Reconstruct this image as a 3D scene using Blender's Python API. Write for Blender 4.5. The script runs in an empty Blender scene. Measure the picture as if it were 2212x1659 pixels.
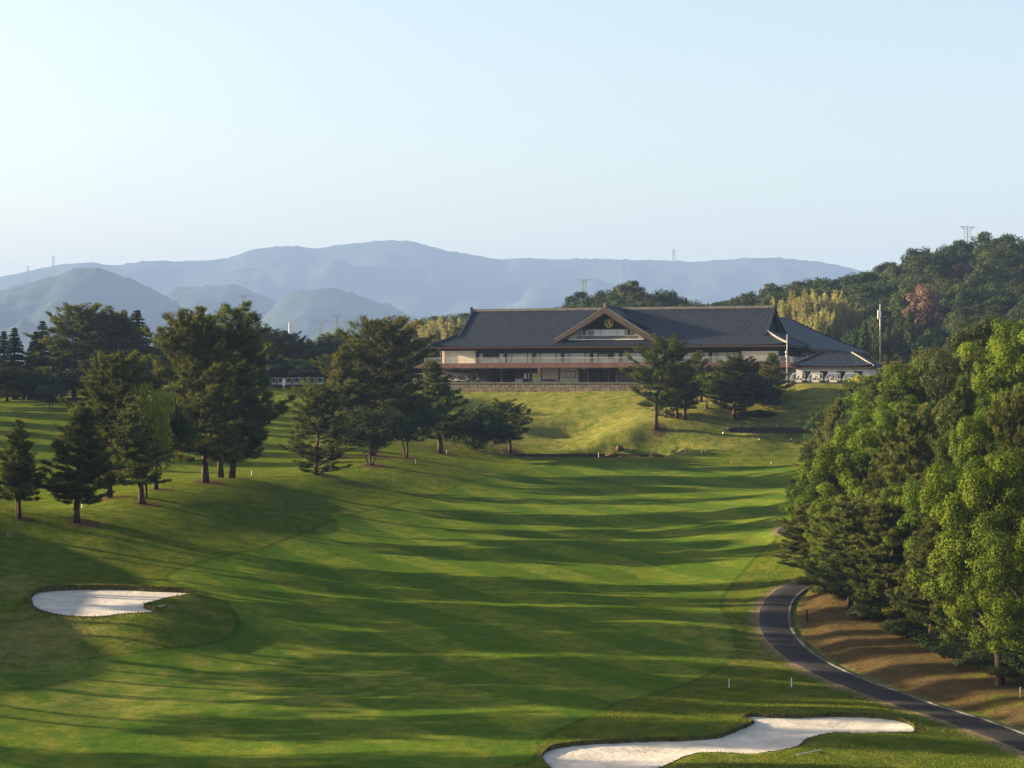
import bpy, math, random
import numpy as np
from mathutils import Vector, Matrix
from mathutils.geometry import delaunay_2d_cdt

# ------------------------------------------------------------------ camera, sky, sun, exposure
S = bpy.context.scene
COL = S.collection
F, CX, CY = 4385.0, 1106.0, 824.0            # focal length and principal point of the photograph (2212 px wide)
cam_d = bpy.data.cameras.new('camera')
cam_d.sensor_width = 36.0
cam_d.lens = 36.0 * F / 2212.0
cam_d.shift_y = -5.5 / 2212.0
cam_d.clip_start = 1.0
cam_d.clip_end = 30000.0
cam = bpy.data.objects.new('camera', cam_d)
COL.objects.link(cam)
cam.location = (0, 0, 0)
cam.rotation_euler = (math.radians(90), 0, 0)
S.camera = cam

SUN_AZ, SUN_EL = math.radians(12.0), math.radians(13.5)   # azimuth measured from -X towards +Y
sun_dir = Vector((-math.cos(SUN_AZ) * math.cos(SUN_EL), math.sin(SUN_AZ) * math.cos(SUN_EL), math.sin(SUN_EL)))
w = bpy.data.worlds.new('World')
S.world = w
w.use_nodes = True
nt = w.node_tree
bg = nt.nodes['Background']
sky = nt.nodes.new('ShaderNodeTexSky')
sky.sky_type = 'NISHITA'
sky.sun_disc = False
sky.sun_elevation = SUN_EL
sky.sun_rotation = math.atan2(sun_dir.x, sun_dir.y)
sky.altitude = 0.0
sky.air_density = 0.95
sky.dust_density = 2.3
sky.ozone_density = 0.05
nt.links.new(sky.outputs[0], bg.inputs[0])
bg.inputs[1].default_value = 0.051
sd = bpy.data.lights.new('sun', 'SUN')
sd.energy = 5.0
sd.angle = math.radians(0.5)
sd.color = (1.0, 0.79, 0.48)
sun = bpy.data.objects.new('sun', sd)
COL.objects.link(sun)
sun.rotation_euler = sun_dir.to_track_quat('Z', 'Y').to_euler()
sun.location = sun_dir * 400

S.view_settings.view_transform = 'Standard'
S.view_settings.look = 'None'
S.view_settings.exposure = 2.6
S.view_settings.gamma = 1.0
S.render.engine = 'CYCLES'
cy = S.cycles
cy.use_denoising = True
cy.max_bounces = 6
cy.diffuse_bounces = 3
cy.glossy_bounces = 2
cy.transmission_bounces = 4
cy.volume_bounces = 0
cy.transparent_max_bounces = 8
cy.sample_clamp_indirect = 8.0
cy.caustics_reflective = False
cy.caustics_refractive = False

# ------------------------------------------------------------------ helpers
R = np.random.default_rng(7)


def at(px, py, Y):
    return ((px - CX) / F * Y, Y, (CY - py) / F * Y)


def xof(px, Y):
    return (px - CX) / F * Y


def node(t, kind, **kw):
    n = t.nodes.new(kind)
    for k, v in kw.items():
        setattr(n, k, v)
    return n


def mat(name, col, rough=0.7, var=0.12, scale=3.0, bump=0.0, bscale=None, metal=0.0, spec=0.3, col2=None, coord='Object', stretch=(1, 1, 1)):
    m = bpy.data.materials.new(name)
    m.use_nodes = True
    t = m.node_tree
    b = t.nodes['Principled BSDF']
    b.inputs['Roughness'].default_value = rough
    b.inputs['Metallic'].default_value = metal
    b.inputs['Specular IOR Level'].default_value = spec * 0.35
    tc = node(t, 'ShaderNodeTexCoord')
    mp = node(t, 'ShaderNodeMapping')
    mp.inputs['Scale'].default_value = stretch
    t.links.new(tc.outputs[coord], mp.inputs[0])
    nz = node(t, 'ShaderNodeTexNoise')
    nz.inputs['Scale'].default_value = scale
    nz.inputs['Detail'].default_value = 5
    nz.inputs['Roughness'].default_value = 0.65
    t.links.new(mp.outputs[0], nz.inputs['Vector'])
    mx = node(t, 'ShaderNodeMix', data_type='RGBA')
    c2 = col2 if col2 else tuple(max(0, c * (1 - 2.2 * var)) for c in col)
    c1 = col if col2 else tuple(min(1, c * (1 + 1.2 * var)) for c in col)
    mx.inputs[6].default_value = (*[c * 0.76 for c in c1], 1)
    mx.inputs[7].default_value = (*[c * 0.76 for c in c2], 1)
    rp = node(t, 'ShaderNodeMapRange')
    rp.inputs[1].default_value = 0.3
    rp.inputs[2].default_value = 0.7
    t.links.new(nz.outputs['Fac'], rp.inputs[0])
    t.links.new(rp.outputs[0], mx.inputs[0])
    t.links.new(mx.outputs[2], b.inputs['Base Color'])
    if bump:
        nb = node(t, 'ShaderNodeTexNoise')
        nb.inputs['Scale'].default_value = bscale or scale * 4
        nb.inputs['Detail'].default_value = 4
        t.links.new(mp.outputs[0], nb.inputs['Vector'])
        bp = node(t, 'ShaderNodeBump')
        bp.inputs['Strength'].default_value = 1.0
        bp.inputs['Distance'].default_value = bump
        t.links.new(nb.outputs['Fac'], bp.inputs['Height'])
        t.links.new(bp.outputs[0], b.inputs['Normal'])
    return m


def tag(o, label=None, cat=None, group=None, kind=None):
    if label:
        o['label'] = label
    if cat:
        o['category'] = cat
    if group:
        o['group'] = group
    if kind:
        o['kind'] = kind
    return o


def link(name, data, parent=None, loc=None, rot=None, scale=None):
    o = bpy.data.objects.new(name, data)
    COL.objects.link(o)
    if parent:
        o.parent = parent
    if loc is not None:
        o.location = loc
    if rot is not None:
        o.rotation_euler = rot
    if scale is not None:
        o.scale = scale
    return o


def empty(name, loc=(0, 0, 0), rz=0.0):
    o = link(name, None, None, loc, (0, 0, rz))
    o.empty_display_size = 0.5
    return o


def np_mesh(name, V, Q=None, T=None, mats=(), mi=None, smooth=False, tint=None):
    """mesh from numpy arrays of quads and / or triangles"""
    me = bpy.data.meshes.new(name)
    V = np.asarray(V, dtype=np.float32)
    Q = np.zeros((0, 4), np.int32) if Q is None or len(Q) == 0 else np.asarray(Q, np.int32)
    T = np.zeros((0, 3), np.int32) if T is None or len(T) == 0 else np.asarray(T, np.int32)
    me.vertices.add(len(V))
    me.vertices.foreach_set('co', V.ravel())
    n = len(Q) * 4 + len(T) * 3
    me.loops.add(n)
    me.loops.foreach_set('vertex_index', np.concatenate([Q.ravel(), T.ravel()]))
    me.polygons.add(len(Q) + len(T))
    st = np.concatenate([np.arange(len(Q)) * 4, len(Q) * 4 + np.arange(len(T)) * 3])
    me.polygons.foreach_set('loop_start', st.astype(np.int32))
    if mi is not None:
        me.polygons.foreach_set('material_index', np.asarray(mi, np.int32))
    me.polygons.foreach_set('use_smooth', np.full(len(Q) + len(T), bool(smooth)))
    for m in mats:
        me.materials.append(m)
    if tint is not None:
        a = me.attributes.new('tint', 'FLOAT', 'FACE')
        a.data.foreach_set('value', np.asarray(tint, np.float32))
    me.update(calc_edges=True)
    return me


class MB:
    """collects simple shapes into one mesh"""

    def __init__(s):
        s.v, s.q, s.t, s.n = [], [], [], 0

    def add(s, V, Q=(), T=()):
        V = [tuple(map(float, p)) for p in V]
        s.v += V
        s.q += [tuple(i + s.n for i in f) for f in Q]
        s.t += [tuple(i + s.n for i in f) for f in T]
        s.n += len(V)
        return s

    def box(s, x0, x1, y0, y1, z0, z1):
        V = [(x0, y0, z0), (x1, y0, z0), (x1, y1, z0), (x0, y1, z0), (x0, y0, z1), (x1, y0, z1), (x1, y1, z1), (x0, y1, z1)]
        return s.add(V, [(3, 2, 1, 0), (4, 5, 6, 7), (0, 1, 5, 4), (1, 2, 6, 5), (2, 3, 7, 6), (3, 0, 4, 7)])

    def hexa(s, V):
        return s.add(V, [(3, 2, 1, 0), (4, 5, 6, 7), (0, 1, 5, 4), (1, 2, 6, 5), (2, 3, 7, 6), (3, 0, 4, 7)])

    def tube(s, pts, rad, n=6, cap=True):
        pts = [Vector(p) for p in pts]
        if not hasattr(rad, '__len__'):
            rad = [rad] * len(pts)
        V, Q = [], []
        prev = None
        for i, p in enumerate(pts):
            d = (pts[min(i + 1, len(pts) - 1)] - pts[max(i - 1, 0)])
            d.normalize()
            if prev is None:
                a = d.orthogonal().normalized()
                if abs(d.z) < 0.9:
                    a = d.cross(Vector((0, 0, 1))).normalized()
            else:
                a = (prev - d * prev.dot(d)).normalized()
            prev = a
            b = d.cross(a)
            for k in range(n):
                an = 2 * math.pi * (k + 0.5) / n
                V.append(p + (a * math.cos(an) + b * math.sin(an)) * rad[i])
        for i in range(len(pts) - 1):
            for k in range(n):
                k2 = (k + 1) % n
                Q.append((i * n + k, i * n + k2, (i + 1) * n + k2, (i + 1) * n + k))
        T = []
        if cap:
            c0 = len(V)
            V.append(pts[0])
            V.append(pts[-1])
            for k in range(n):
                k2 = (k + 1) % n
                T.append((c0, k2, k))
                T.append((c0 + 1, (len(pts) - 1) * n + k, (len(pts) - 1) * n + k2))
        return s.add(V, Q, T)

    def sweep(s, pts, w, h, base=True):
        """box section that follows pts (any direction), bottom on the points"""
        pts = [Vector(p) for p in pts]
        V, Q = [], []
        for i, p in enumerate(pts):
            d = (pts[min(i + 1, len(pts) - 1)] - pts[max(i - 1, 0)]).normalized()
            a = d.cross(Vector((0, 0, 1)))
            a = a.normalized() if a.length > 1e-4 else Vector((1, 0, 0))
            u = a.cross(d).normalized()
            V += [p - a * w / 2, p + a * w / 2, p + a * w / 2 + u * h, p - a * w / 2 + u * h]
        m = len(pts)
        for i in range(m - 1):
            for k in range(4):
                k2 = (k + 1) % 4
                Q.append((i * 4 + k, i * 4 + k2, (i + 1) * 4 + k2, (i + 1) * 4 + k))
        Q += [(3, 2, 1, 0), ((m - 1) * 4, (m - 1) * 4 + 1, (m - 1) * 4 + 2, (m - 1) * 4 + 3)]
        return s.add(V, Q)

    def prism(s, poly, axis, a0, a1):
        """extrude a convex 2d polygon along an axis: axis 'y' -> poly in (x,z), 'x' -> (y,z), 'z' -> (x,y)"""
        n = len(poly)
        f = {'y': lambda p, a: (p[0], a, p[1]), 'x': lambda p, a: (a, p[0], p[1]), 'z': lambda p, a: (p[0], p[1], a)}[axis]
        V = [f(p, a0) for p in poly] + [f(p, a1) for p in poly]
        Q = [(i, (i + 1) % n, n + (i + 1) % n, n + i) for i in range(n)]
        T = []
        for i in range(1, n - 1):
            T += [(0, i + 1, i), (n, n + i, n + i + 1)]
        return s.add(V, Q, T)

    def grid(s, P):
        """P[i][j] points -> quads"""
        V = [p for r in P for p in r]
        m, n = len(P), len(P[0])
        return s.add(V, [(i * n + j, i * n + j + 1, (i + 1) * n + j + 1, (i + 1) * n + j) for i in range(m - 1) for j in range(n - 1)])

    def mesh(s, name, m, smooth=False):
        return np_mesh(name, s.v, s.q, s.t, [m], None, smooth)

    def build(s, name, m, parent=None, smooth=False, **kw):
        return link(name, s.mesh(name, m, smooth), parent, **kw)


def sstep(a, b, x):
    t = np.clip((x - a) / (b - a), 0, 1)
    return t * t * (3 - 2 * t)


def vnoise(x, y, seed=0, oct=4, gain=0.5):
    """value noise for arrays"""
    x = np.asarray(x, float)
    y = np.asarray(y, float)
    out = np.zeros(np.broadcast(x, y).shape)
    amp, tot = 1.0, 0.0
    for o in range(oct):
        xi, yi = np.floor(x), np.floor(y)
        fx, fy = x - xi, y - yi
        fx = fx * fx * (3 - 2 * fx)
        fy = fy * fy * (3 - 2 * fy)

        def h(a, b):
            v = np.sin(a * 127.1 + b * 311.7 + (seed + o) * 74.7) * 43758.5453
            return v - np.floor(v)
        n = (h(xi, yi) * (1 - fx) + h(xi + 1, yi) * fx) * (1 - fy) + (h(xi, yi + 1) * (1 - fx) + h(xi + 1, yi + 1) * fx) * fy
        out += amp * (n * 2 - 1)
        tot += amp
        amp *= gain
        x = x * 2.03 + 11.3
        y = y * 2.03 + 5.7
    return out / tot
# ------------------------------------------------------------------ terrain
A0 = np.array((-15.57, 449.65))               # front left corner of the clubhouse
TH = math.radians(-19.0)
UX, UY = math.cos(TH), math.sin(TH)
L = 75.7
TZ = -0.15                                    # terrace level


def to_uv(x, y):
    dx, dy = x - A0[0], y - A0[1]
    return dx * UX + dy * UY, -dx * UY + dy * UX


def uv(u, v):
    return A0[0] + u * UX - v * UY, A0[1] + u * UY + v * UX


CP = [at(*p) for p in [
    (1106, 1640, 136), (1106, 1480, 165), (1106, 1340, 200), (1106, 1200, 250), (1106, 1100, 300), (1106, 1040, 340), (1106, 995, 376),
    (0, 1659, 138), (0, 1500, 160), (300, 1440, 176), (0, 1420, 178), (500, 1400, 186), (500, 1300, 209), (300, 1268, 214), (100, 1200, 222),
    (20, 1155, 230), (162, 1128, 238), (40, 1118, 236), (307, 1088, 258), (237, 1075, 262), (335, 1057, 272), (444, 1042, 284), (485, 1032, 290),
    (683, 1026, 315), (800, 1005, 335), (877, 988, 355), (952, 979, 372), (1090, 977, 380),
    (500, 1150, 250), (400, 1250, 217), (700, 1150, 264), (850, 1060, 318), (700, 1080, 293),
    (1500, 1150, 270), (1500, 1050, 330), (1500, 990, 375), (1700, 1250, 225), (1680, 1160, 256), (1720, 1050, 330), (1740, 960, 385),
    (1735, 1262, 220), (1640, 1340, 200), (1700, 1425, 180), (1900, 1500, 163), (2212, 1610, 141),
    (1450, 1500, 160), (2212, 1659, 133), (1900, 1625, 139),
    (1800, 1320, 207), (1900, 1400, 187), (2100, 1440, 173), (2212, 1490, 162),
    (1760, 838, 409), (1760, 880, 401), (1800, 852, 407), (1650, 905, 399), (1680, 960, 386), (1690, 890, 402),
    (1417, 925, 393), (1300, 952, 390), (1360, 942, 389), (1470, 905, 397), (1230, 930, 408), (1200, 905, 413), (1150, 950, 396),
    (1530, 880, 406), (1585, 903, 400), (1606, 893, 402), (1500, 940, 388), (1500, 870, 415), (1400, 870, 418),
    (1100, 836.5, 441), (1300, 836.5, 433), (1000, 837, 448), (1500, 837, 425), (1650, 837, 417), (1200, 836.5, 437), (900, 838, 452), (1100, 880, 424), (1250, 880, 420),
    (640, 840, 432), (760, 850, 432), (600, 872, 412), (600, 935, 383), (600, 1000, 345), (620, 1022, 328), (800, 950, 378), (850, 900, 405),
    (300, 1043, 300), (100, 1105, 262), (100, 1000, 330), (100, 900, 390), (150, 868, 425), (0, 862, 440), (330, 860, 430),
]] + [
    (55, 230, -15.5), (60, 200, -18), (48, 172, -22), (80, 180, -15), (70, 280, -11), (55, 330, -13), (85, 350, -6), (100, 415, -2), (66, 388, -9), (110, 250, -7),
    (-100, 520, -1.5), (0, 540, -1), (-200, 450, -1), (-200, 300, -9), (-120, 185, -7), (-100, 140, -16), (-88, 205, -10), (-85, 235, -10), (-105, 165, -10), (-150, 80, -20), (0, 80, -28), (60, 80, -27),
    (100, 100, -23), (-62, 170, -20.5), (0, 20, -29), (140, 450, 0), (120, 540, 2), (-115, 260, -7),
]
# bunkers: outline in photograph pixels, sand plane
def zz(pts, sx, ox, oy):
    return [((ox + a / sx) / 1.736, (oy + b / sx) / 1.736) for a, b in pts]


BK1 = zz([(222, 408), (232, 385), (262, 362), (330, 347), (420, 338), (520, 332), (640, 329), (760, 330), (900, 331), (1050, 338), (1200, 346), (1330, 350), (1440, 359),
          (1385, 372), (1300, 388), (1200, 415), (1120, 440), (1086, 460), (1100, 476), (1150, 489), (1172, 501), (1090, 507), (1000, 512), (900, 518), (800, 533), (700, 536), (600, 535),
          (550, 533), (480, 530), (420, 520), (350, 502), (300, 489), (255, 470), (232, 440)], 1.999, 0, 2050)
BK2 = zz([(146, 512), (158, 490), (200, 470), (300, 457), (450, 447), (600, 440), (750, 437), (850, 432), (905, 424), (950, 407), (1000, 387), (1045, 366), (1050, 354), (1008, 341),
          (1060, 333), (1120, 337), (1200, 338), (1300, 336), (1450, 334), (1550, 337), (1650, 347), (1700, 357), (1737, 373), (1752, 390), (1740, 401), (1650, 403), (1500, 406),
          (1400, 405), (1340, 415), (1292, 430), (1270, 450), (1240, 465), (1180, 478), (1100, 490), (1040, 497), (960, 492), (880, 488), (820, 492), (770, 505), (730, 525), (680, 547), (600, 575),
          (450, 600), (300, 600), (190, 560)], 1.140, 1900, 2400)


def plane_hit(px, py, z0, y0, sl):
    # ray meets z = z0 + (Y - y0) * sl
    k = (CY - py) / F
    Y = (z0 - y0 * sl) / (k - sl)
    return np.array(((px - CX) / F * Y, Y))


def resample(P, step):
    P = np.asarray(P, float)
    n = len(P)
    # closed Catmull-Rom then even spacing
    out = []
    for i in range(n):
        p0, p1, p2, p3 = P[i - 1], P[i], P[(i + 1) % n], P[(i + 2) % n]
        for t in np.linspace(0, 1, 10, endpoint=False):
            out.append(0.5 * (2 * p1 + (p2 - p0) * t + (2 * p0 - 5 * p1 + 4 * p2 - p3) * t * t + (3 * p1 - p0 - 3 * p2 + p3) * t ** 3))
    out = np.array(out)
    d = np.linalg.norm(np.diff(np.vstack([out, out[:1]]), axis=0), axis=1)
    c = np.concatenate([[0], np.cumsum(d)])
    m = max(8, int(c[-1] / step))
    s = np.linspace(0, c[-1], m, endpoint=False)
    o2 = np.vstack([out, out[:1]])
    return np.stack([np.interp(s, c, o2[:, k]) for k in (0, 1)], 1)


def ellipse(cx, cy, rx, ry, rot, n=40, wob=0.06, seed=1):
    a = np.linspace(0, 2 * np.pi, n, endpoint=False)
    r = 1 + wob * np.sin(3 * a + seed) + wob * np.sin(2 * a + 2.1 * seed)
    x, y = rx * r * np.cos(a), ry * r * np.sin(a)
    c, s = math.cos(rot), math.sin(rot)
    return np.stack([cx + x * c - y * s, cy + x * s + y * c], 1)


BASINS = []      # dict: P outline, floor(x,y), lip(far..near) heights


def basin(name, P, z0, y0, sl, lip_far, lip_near, step):
    P = resample(P, step)
    ymid = (P[:, 1].max() + P[:, 1].min()) / 2
    # local far / near by outline orientation: outward normal pointing away from the camera is a far rim
    d = np.roll(P, -1, 0) - np.roll(P, 1, 0)
    nrm = np.stack([d[:, 1], -d[:, 0]], 1)
    area = 0.5 * np.sum(P[:, 0] * np.roll(P[:, 1], -1) - np.roll(P[:, 0], -1) * P[:, 1])
    if area < 0:
        nrm = -nrm
    nrm /= np.linalg.norm(nrm, axis=1)[:, None] + 1e-9
    k = np.array([np.mean(np.roll(nrm[:, 1], j)) for j in (0,)])[0] * 0 + nrm[:, 1]
    for _ in range(6):
        k = (np.roll(k, 1) + 2 * k + np.roll(k, -1)) / 4
    lip = lip_near + (lip_far - lip_near) * (0.5 + 0.5 * np.clip(k * 1.6, -1, 1))
    fl = z0 + (P[:, 1] - y0) * sl
    b = dict(name=name, P=P, n=nrm, rim=fl + lip, lip=lip, z0=z0, y0=y0, sl=sl)
    BASINS.append(b)
    return b


b1 = basin('bunker', [plane_hit(x, y, -22.0, 190.0, 0.085) for x, y in BK1], -22.0, 190.0, 0.085, 0.55, 0.14, 0.3)
b2 = basin('bunker', [plane_hit(x, y, -25.4, 138.5, 0.05) for x, y in BK2], -25.4, 138.5, 0.05, 0.36, 0.10, 0.25)
pond_c = at(1265, 984, 384)
b3 = basin('pond', ellipse(pond_c[0], 383.5, 15.5, 4.6, 0.0, seed=2), -14.35, 384, 0.0, 0.45, 0.15, 0.6)
b4 = basin('tee_pit', ellipse(xof(1662, 391), 390.5, 8.0, 3.2, -0.08, seed=0.5, wob=0.03), -9.95, 390, 0.0, 1.0, 0.08, 0.4)
for b in BASINS:
    for i in range(0, len(b['P']), max(1, len(b['P']) // 26)):
        CP.append((b['P'][i, 0], b['P'][i, 1], b['rim'][i]))
# mound skirts around the bunkers
for px, py, Y in [(60, 1262, 203), (0, 1340, 192), (120, 1352, 187), (300, 1350, 186), (430, 1292, 203), (460, 1330, 194), (200, 1420, 179),
                  (1560, 1655, 131), (1800, 1612, 139), (1950, 1600, 142), (1400, 1560, 148), (1650, 1530, 154), (2000, 1560, 149), (1150, 1640, 135)]:
    CP.append(at(px, py, Y))
CP = np.array(CP)


def tps_fit(C, lam):
    P = C[:, :2] / 100.0
    r2 = ((P[:, None] - P[None]) ** 2).sum(-1)
    K = 0.5 * r2 * np.log(r2 + 1e-9)
    n = len(P)
    K += lam * np.eye(n)
    A = np.hstack([np.ones((n, 1)), P])
    M = np.block([[K, A], [A.T, np.zeros((3, 3))]])
    s = np.linalg.solve(M, np.concatenate([C[:, 2], np.zeros(3)]))
    return P, s[:n], s[n:]


TP, TW, TA = tps_fit(CP, 1.5e-3)


def tps(x, y):
    sh = np.shape(x)
    X = np.stack([np.ravel(x), np.ravel(y)], 1) / 100.0
    out = np.empty(len(X))
    for i in range(0, len(X), 20000):
        c = X[i:i + 20000]
        r2 = ((c ** 2).sum(1)[:, None] + (TP ** 2).sum(1)[None] - 2 * c @ TP.T)
        r2 = np.maximum(r2, 0)
        out[i:i + 20000] = (0.5 * r2 * np.log(r2 + 1e-9)) @ TW + TA[0] + c @ TA[1:]
    return out.reshape(sh)


# wooded hill behind the clubhouse: crest height and distance by bearing (photograph column)
HPX = np.array([-2500, 300, 700, 850, 1000, 1100, 1180, 1250, 1350, 1450, 1520, 1600, 1700, 1800, 1900, 1980, 2060, 2140, 2230, 2600, 3600])
HCZ = np.array([0, 2, 6, 16, 17, 15, 12, 21, 25, 21, 17, 23, 27, 30, 34, 41, 44, 49, 47, 45, 20.])
HCY = np.array([900, 900, 890, 870, 830, 790, 765, 750, 740, 740, 745, 750, 770, 780, 790, 800, 810, 820, 820, 820, 820.])


def hill(x, y):
    p = CX + F * x / np.maximum(y, 50.0)
    cz, cyy = np.interp(p, HPX, HCZ), np.interp(p, HPX, HCY)
    up = sstep(525, 1, 0) * 0 + np.clip((y - 530) / (cyy - 530), 0, 1)
    up = up ** 1.15
    dn = 1 - sstep(0, 1, np.clip((y - cyy) / 380.0, 0, 1))
    return cz * np.where(y < cyy, up, dn)


MOUNDS = [(27.0, 392.5, 9.0, 4.0, 1.2), (16.0, 389.5, 8.0, 3.0, 0.7), (11.5, 405.0, 9.0, 5.0, -1.9), (1.0, 403.0, 6.0, 4.5, 0.9), (38.0, 403.0, 7.0, 5.0, 0.9), (22.0, 419.0, 12.0, 4.0, 0.6), (2.0, 418.0, 8.0, 4.0, -0.6),
          (44.0, 386.0, 9.0, 2.2, -0.45), (60.0, 398.0, 6.0, 4.0, 0.6), (-14.0, 330.0, 10.0, 8.0, 0.5), (8.0, 352.0, 12.0, 6.0, -0.4), (-2.0, 262.0, 10.0, 6.0, 0.35), (16.0, 232.0, 9.0, 6.0, -0.35),
          (14.0, 196.0, 10.0, 5.0, 0.3), (-8.0, 178.0, 9.0, 5.0, -0.3), (-20.0, 158.0, 9.0, 4.0, 0.35), (6.0, 155.0, 7.0, 3.5, 0.3), (28.0, 262.0, 6.0, 6.0, 0.5)]


def in_box(x, y, u0, u1, v0, v1, bu, bv0, bv1):
    u, v = to_uv(x, y)
    return (sstep(u0 - bu, u0, u) * (1 - sstep(u1, u1 + bu, u)) * sstep(v0 - bv0, v0, v) * (1 - sstep(v1, v1 + bv1, v)))


def ground(x, y):
    x = np.asarray(x, float)
    y = np.asarray(y, float)
    inside = sstep(-330, -230, x) * (1 - sstep(230, 330, x)) * (1 - sstep(520, 600, y)) * sstep(-60, 20, y)
    far = np.interp(y, [-2000, 60, 300, 500, 950, 1600, 20000], [-34, -26, -12, -1, -1, -30, -30])
    z = np.where(inside > 0.001, tps(x, y), 0) * inside + far * (1 - inside)
    z = z + hill(x, y)
    z = z + 0.16 * vnoise(x / 9.0, y / 14.0, 3, 3) * inside
    for mx, my, rx, ry, ah in MOUNDS:
        z = z + ah * np.exp(-((x - mx) / rx) ** 2 - ((y - my) / ry) ** 2)
    # level ground of the terrace, of the cart shed yard and of the cart parking
    m = in_box(x, y, -9, L + 5, -6.0, 62, 5, 0.9, 12)
    z = z * (1 - m) + (TZ - 0.06) * m
    m = in_box(x, y, L - 4, L + 26, -10.5, 30, 4, 3.0, 10)
    z = z * (1 - m) + (TZ - 0.12) * m
    m = in_box(x, y, -56, -12, -22.5, 10, 4, 2.2, 10)
    z = z * (1 - m) + (-1.15) * m
    return z


def gz(x, y):
    return float(ground(np.array([x]), np.array([y]))[0])


YS = np.arange(95.0, 640.0, 0.5)


def hit(px, py):
    X = (px - CX) / F * YS
    Z = (CY - py) / F * YS
    G = ground(X, YS)
    k = np.argmax(Z <= G)
    if k == 0:
        return None
    a, b = Z[k - 1] - G[k - 1], Z[k] - G[k]
    Y = YS[k - 1] + 0.5 * a / (a - b)
    x = (px - CX) / F * Y
    return np.array((x, Y, gz(x, Y)))


def hits(pts):
    o = [hit(*p) for p in pts]
    return np.array([h[:2] for h in o if h is not None])


# cart path centre line: points photographed on its left and right edges
RD_PX = [(2330, 1655), (2212, 1606), (2100, 1562), (1990, 1527), (1900, 1497), (1820, 1467), (1750, 1432), (1706, 1400), (1680, 1368), (1671, 1340), (1675, 1312), (1692, 1288), (1722, 1268)]
RD = hits(RD_PX)
RD = np.vstack([RD, RD[-1] + np.array([[4.5, 4.0], [9.5, 9.0], [12.0, 17.0], [10.0, 27.0], [5.5, 35.0], [4.6, 40.0], [8.0, 46.0], [16.0, 56.0], [24, 80], [30, 110]])])


def open_curve(P, step):
    P = np.asarray(P, float)
    out = []
    n = len(P)
    for i in range(n - 1):
        p0, p1, p2, p3 = P[max(i - 1, 0)], P[i], P[i + 1], P[min(i + 2, n - 1)]
        for t in np.linspace(0, 1, 14, endpoint=False):
            out.append(0.5 * (2 * p1 + (p2 - p0) * t + (2 * p0 - 5 * p1 + 4 * p2 - p3) * t * t + (3 * p1 - p0 - 3 * p2 + p3) * t ** 3))
    out.append(P[-1])
    out = np.array(out)
    d = np.linalg.norm(np.diff(out, axis=0), axis=1)
    c = np.concatenate([[0], np.cumsum(d)])
    s = np.arange(0, c[-1], step)
    return np.stack([np.interp(s, c, out[:, k]) for k in (0, 1)], 1)


RDC = open_curve(RD, 0.8)
RDZ = ground(RDC[:, 0], RDC[:, 1])
for _ in range(60):
    RDZ[1:-1] = (RDZ[:-2] + 2 * RDZ[1:-1] + RDZ[2:]) / 4
RW = 1.42
_dd = np.gradient(RDC, axis=0)
RDN = np.stack([_dd[:, 1], -_dd[:, 0]], 1)
RDN /= np.linalg.norm(RDN, axis=1)[:, None]


def road_dist(x, y):
    """signed distance to the path's centre line (positive on its right, the wooded side) and its level there"""
    x = np.ravel(x)
    y = np.ravel(y)
    D = np.full(len(x), -60.0)
    Z = np.zeros(len(x))
    near = np.where((x > 10) & (x < 110) & (y > 90) & (y < 400))[0]
    for i in range(0, len(near), 8000):
        ix = near[i:i + 8000]
        dx = x[ix, None] - RDC[None, :, 0]
        dy = y[ix, None] - RDC[None, :, 1]
        d2 = dx * dx + dy * dy
        k = d2.argmin(1)
        ar = np.arange(len(ix))
        sg = dx[ar, k] * RDN[k, 0] + dy[ar, k] * RDN[k, 1]
        D[ix] = np.sqrt(d2[ar, k]) * np.where(sg >= 0, 1, -1)
        Z[ix] = RDZ[k]
    return D, Z


def ground2(x, y):
    """ground with the path's bed cut in and the pine bank raised beside it"""
    z = ground(x, y)
    sh = z.shape
    d, zr = road_dist(x, y)
    d, zr = d.reshape(sh), zr.reshape(sh)
    m = 1 - sstep(RW + 0.3, RW + 3.0, np.abs(d))
    z = z * (1 - m) + (zr - 0.03) * m
    bank = sstep(RW + 0.5, RW + 4.5, d) * (np.abs(d) < 59)
    return z + bank * 0.9


def hit2(px, py):
    X = (px - CX) / F * YS
    Z = (CY - py) / F * YS
    G = ground2(X, YS)
    k = int(np.argmax(Z <= G))
    k = max(k, 1)
    a, b = Z[k - 1] - G[k - 1], Z[k] - G[k]
    Y = YS[k - 1] + 0.5 * (a / (a - b) if a != b else 0)
    x = (px - CX) / F * Y
    return Vector((x, Y, float(ground2(np.array([x]), np.array([Y]))[0])))


def seg_dist(x, y, P, closed=True):
    """distance to a polyline and inside flag"""
    x = np.ravel(x)
    y = np.ravel(y)
    Q = np.vstack([P, P[:1]]) if closed else P
    D = np.full(len(x), 1e9)
    ins = np.zeros(len(x), bool)
    for (ax, ay), (bx, by) in zip(Q[:-1], Q[1:]):
        ex, ey = bx - ax, by - ay
        t = np.clip(((x - ax) * ex + (y - ay) * ey) / (ex * ex + ey * ey + 1e-12), 0, 1)
        D = np.minimum(D, (x - ax - t * ex) ** 2 + (y - ay - t * ey) ** 2)
        if closed:
            c = (ay > y) != (by > y)
            if abs(ey) > 1e-12:
                ins ^= c & (x < ex * (y - ay) / ey + ax)
    return np.sqrt(D), ins


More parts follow.
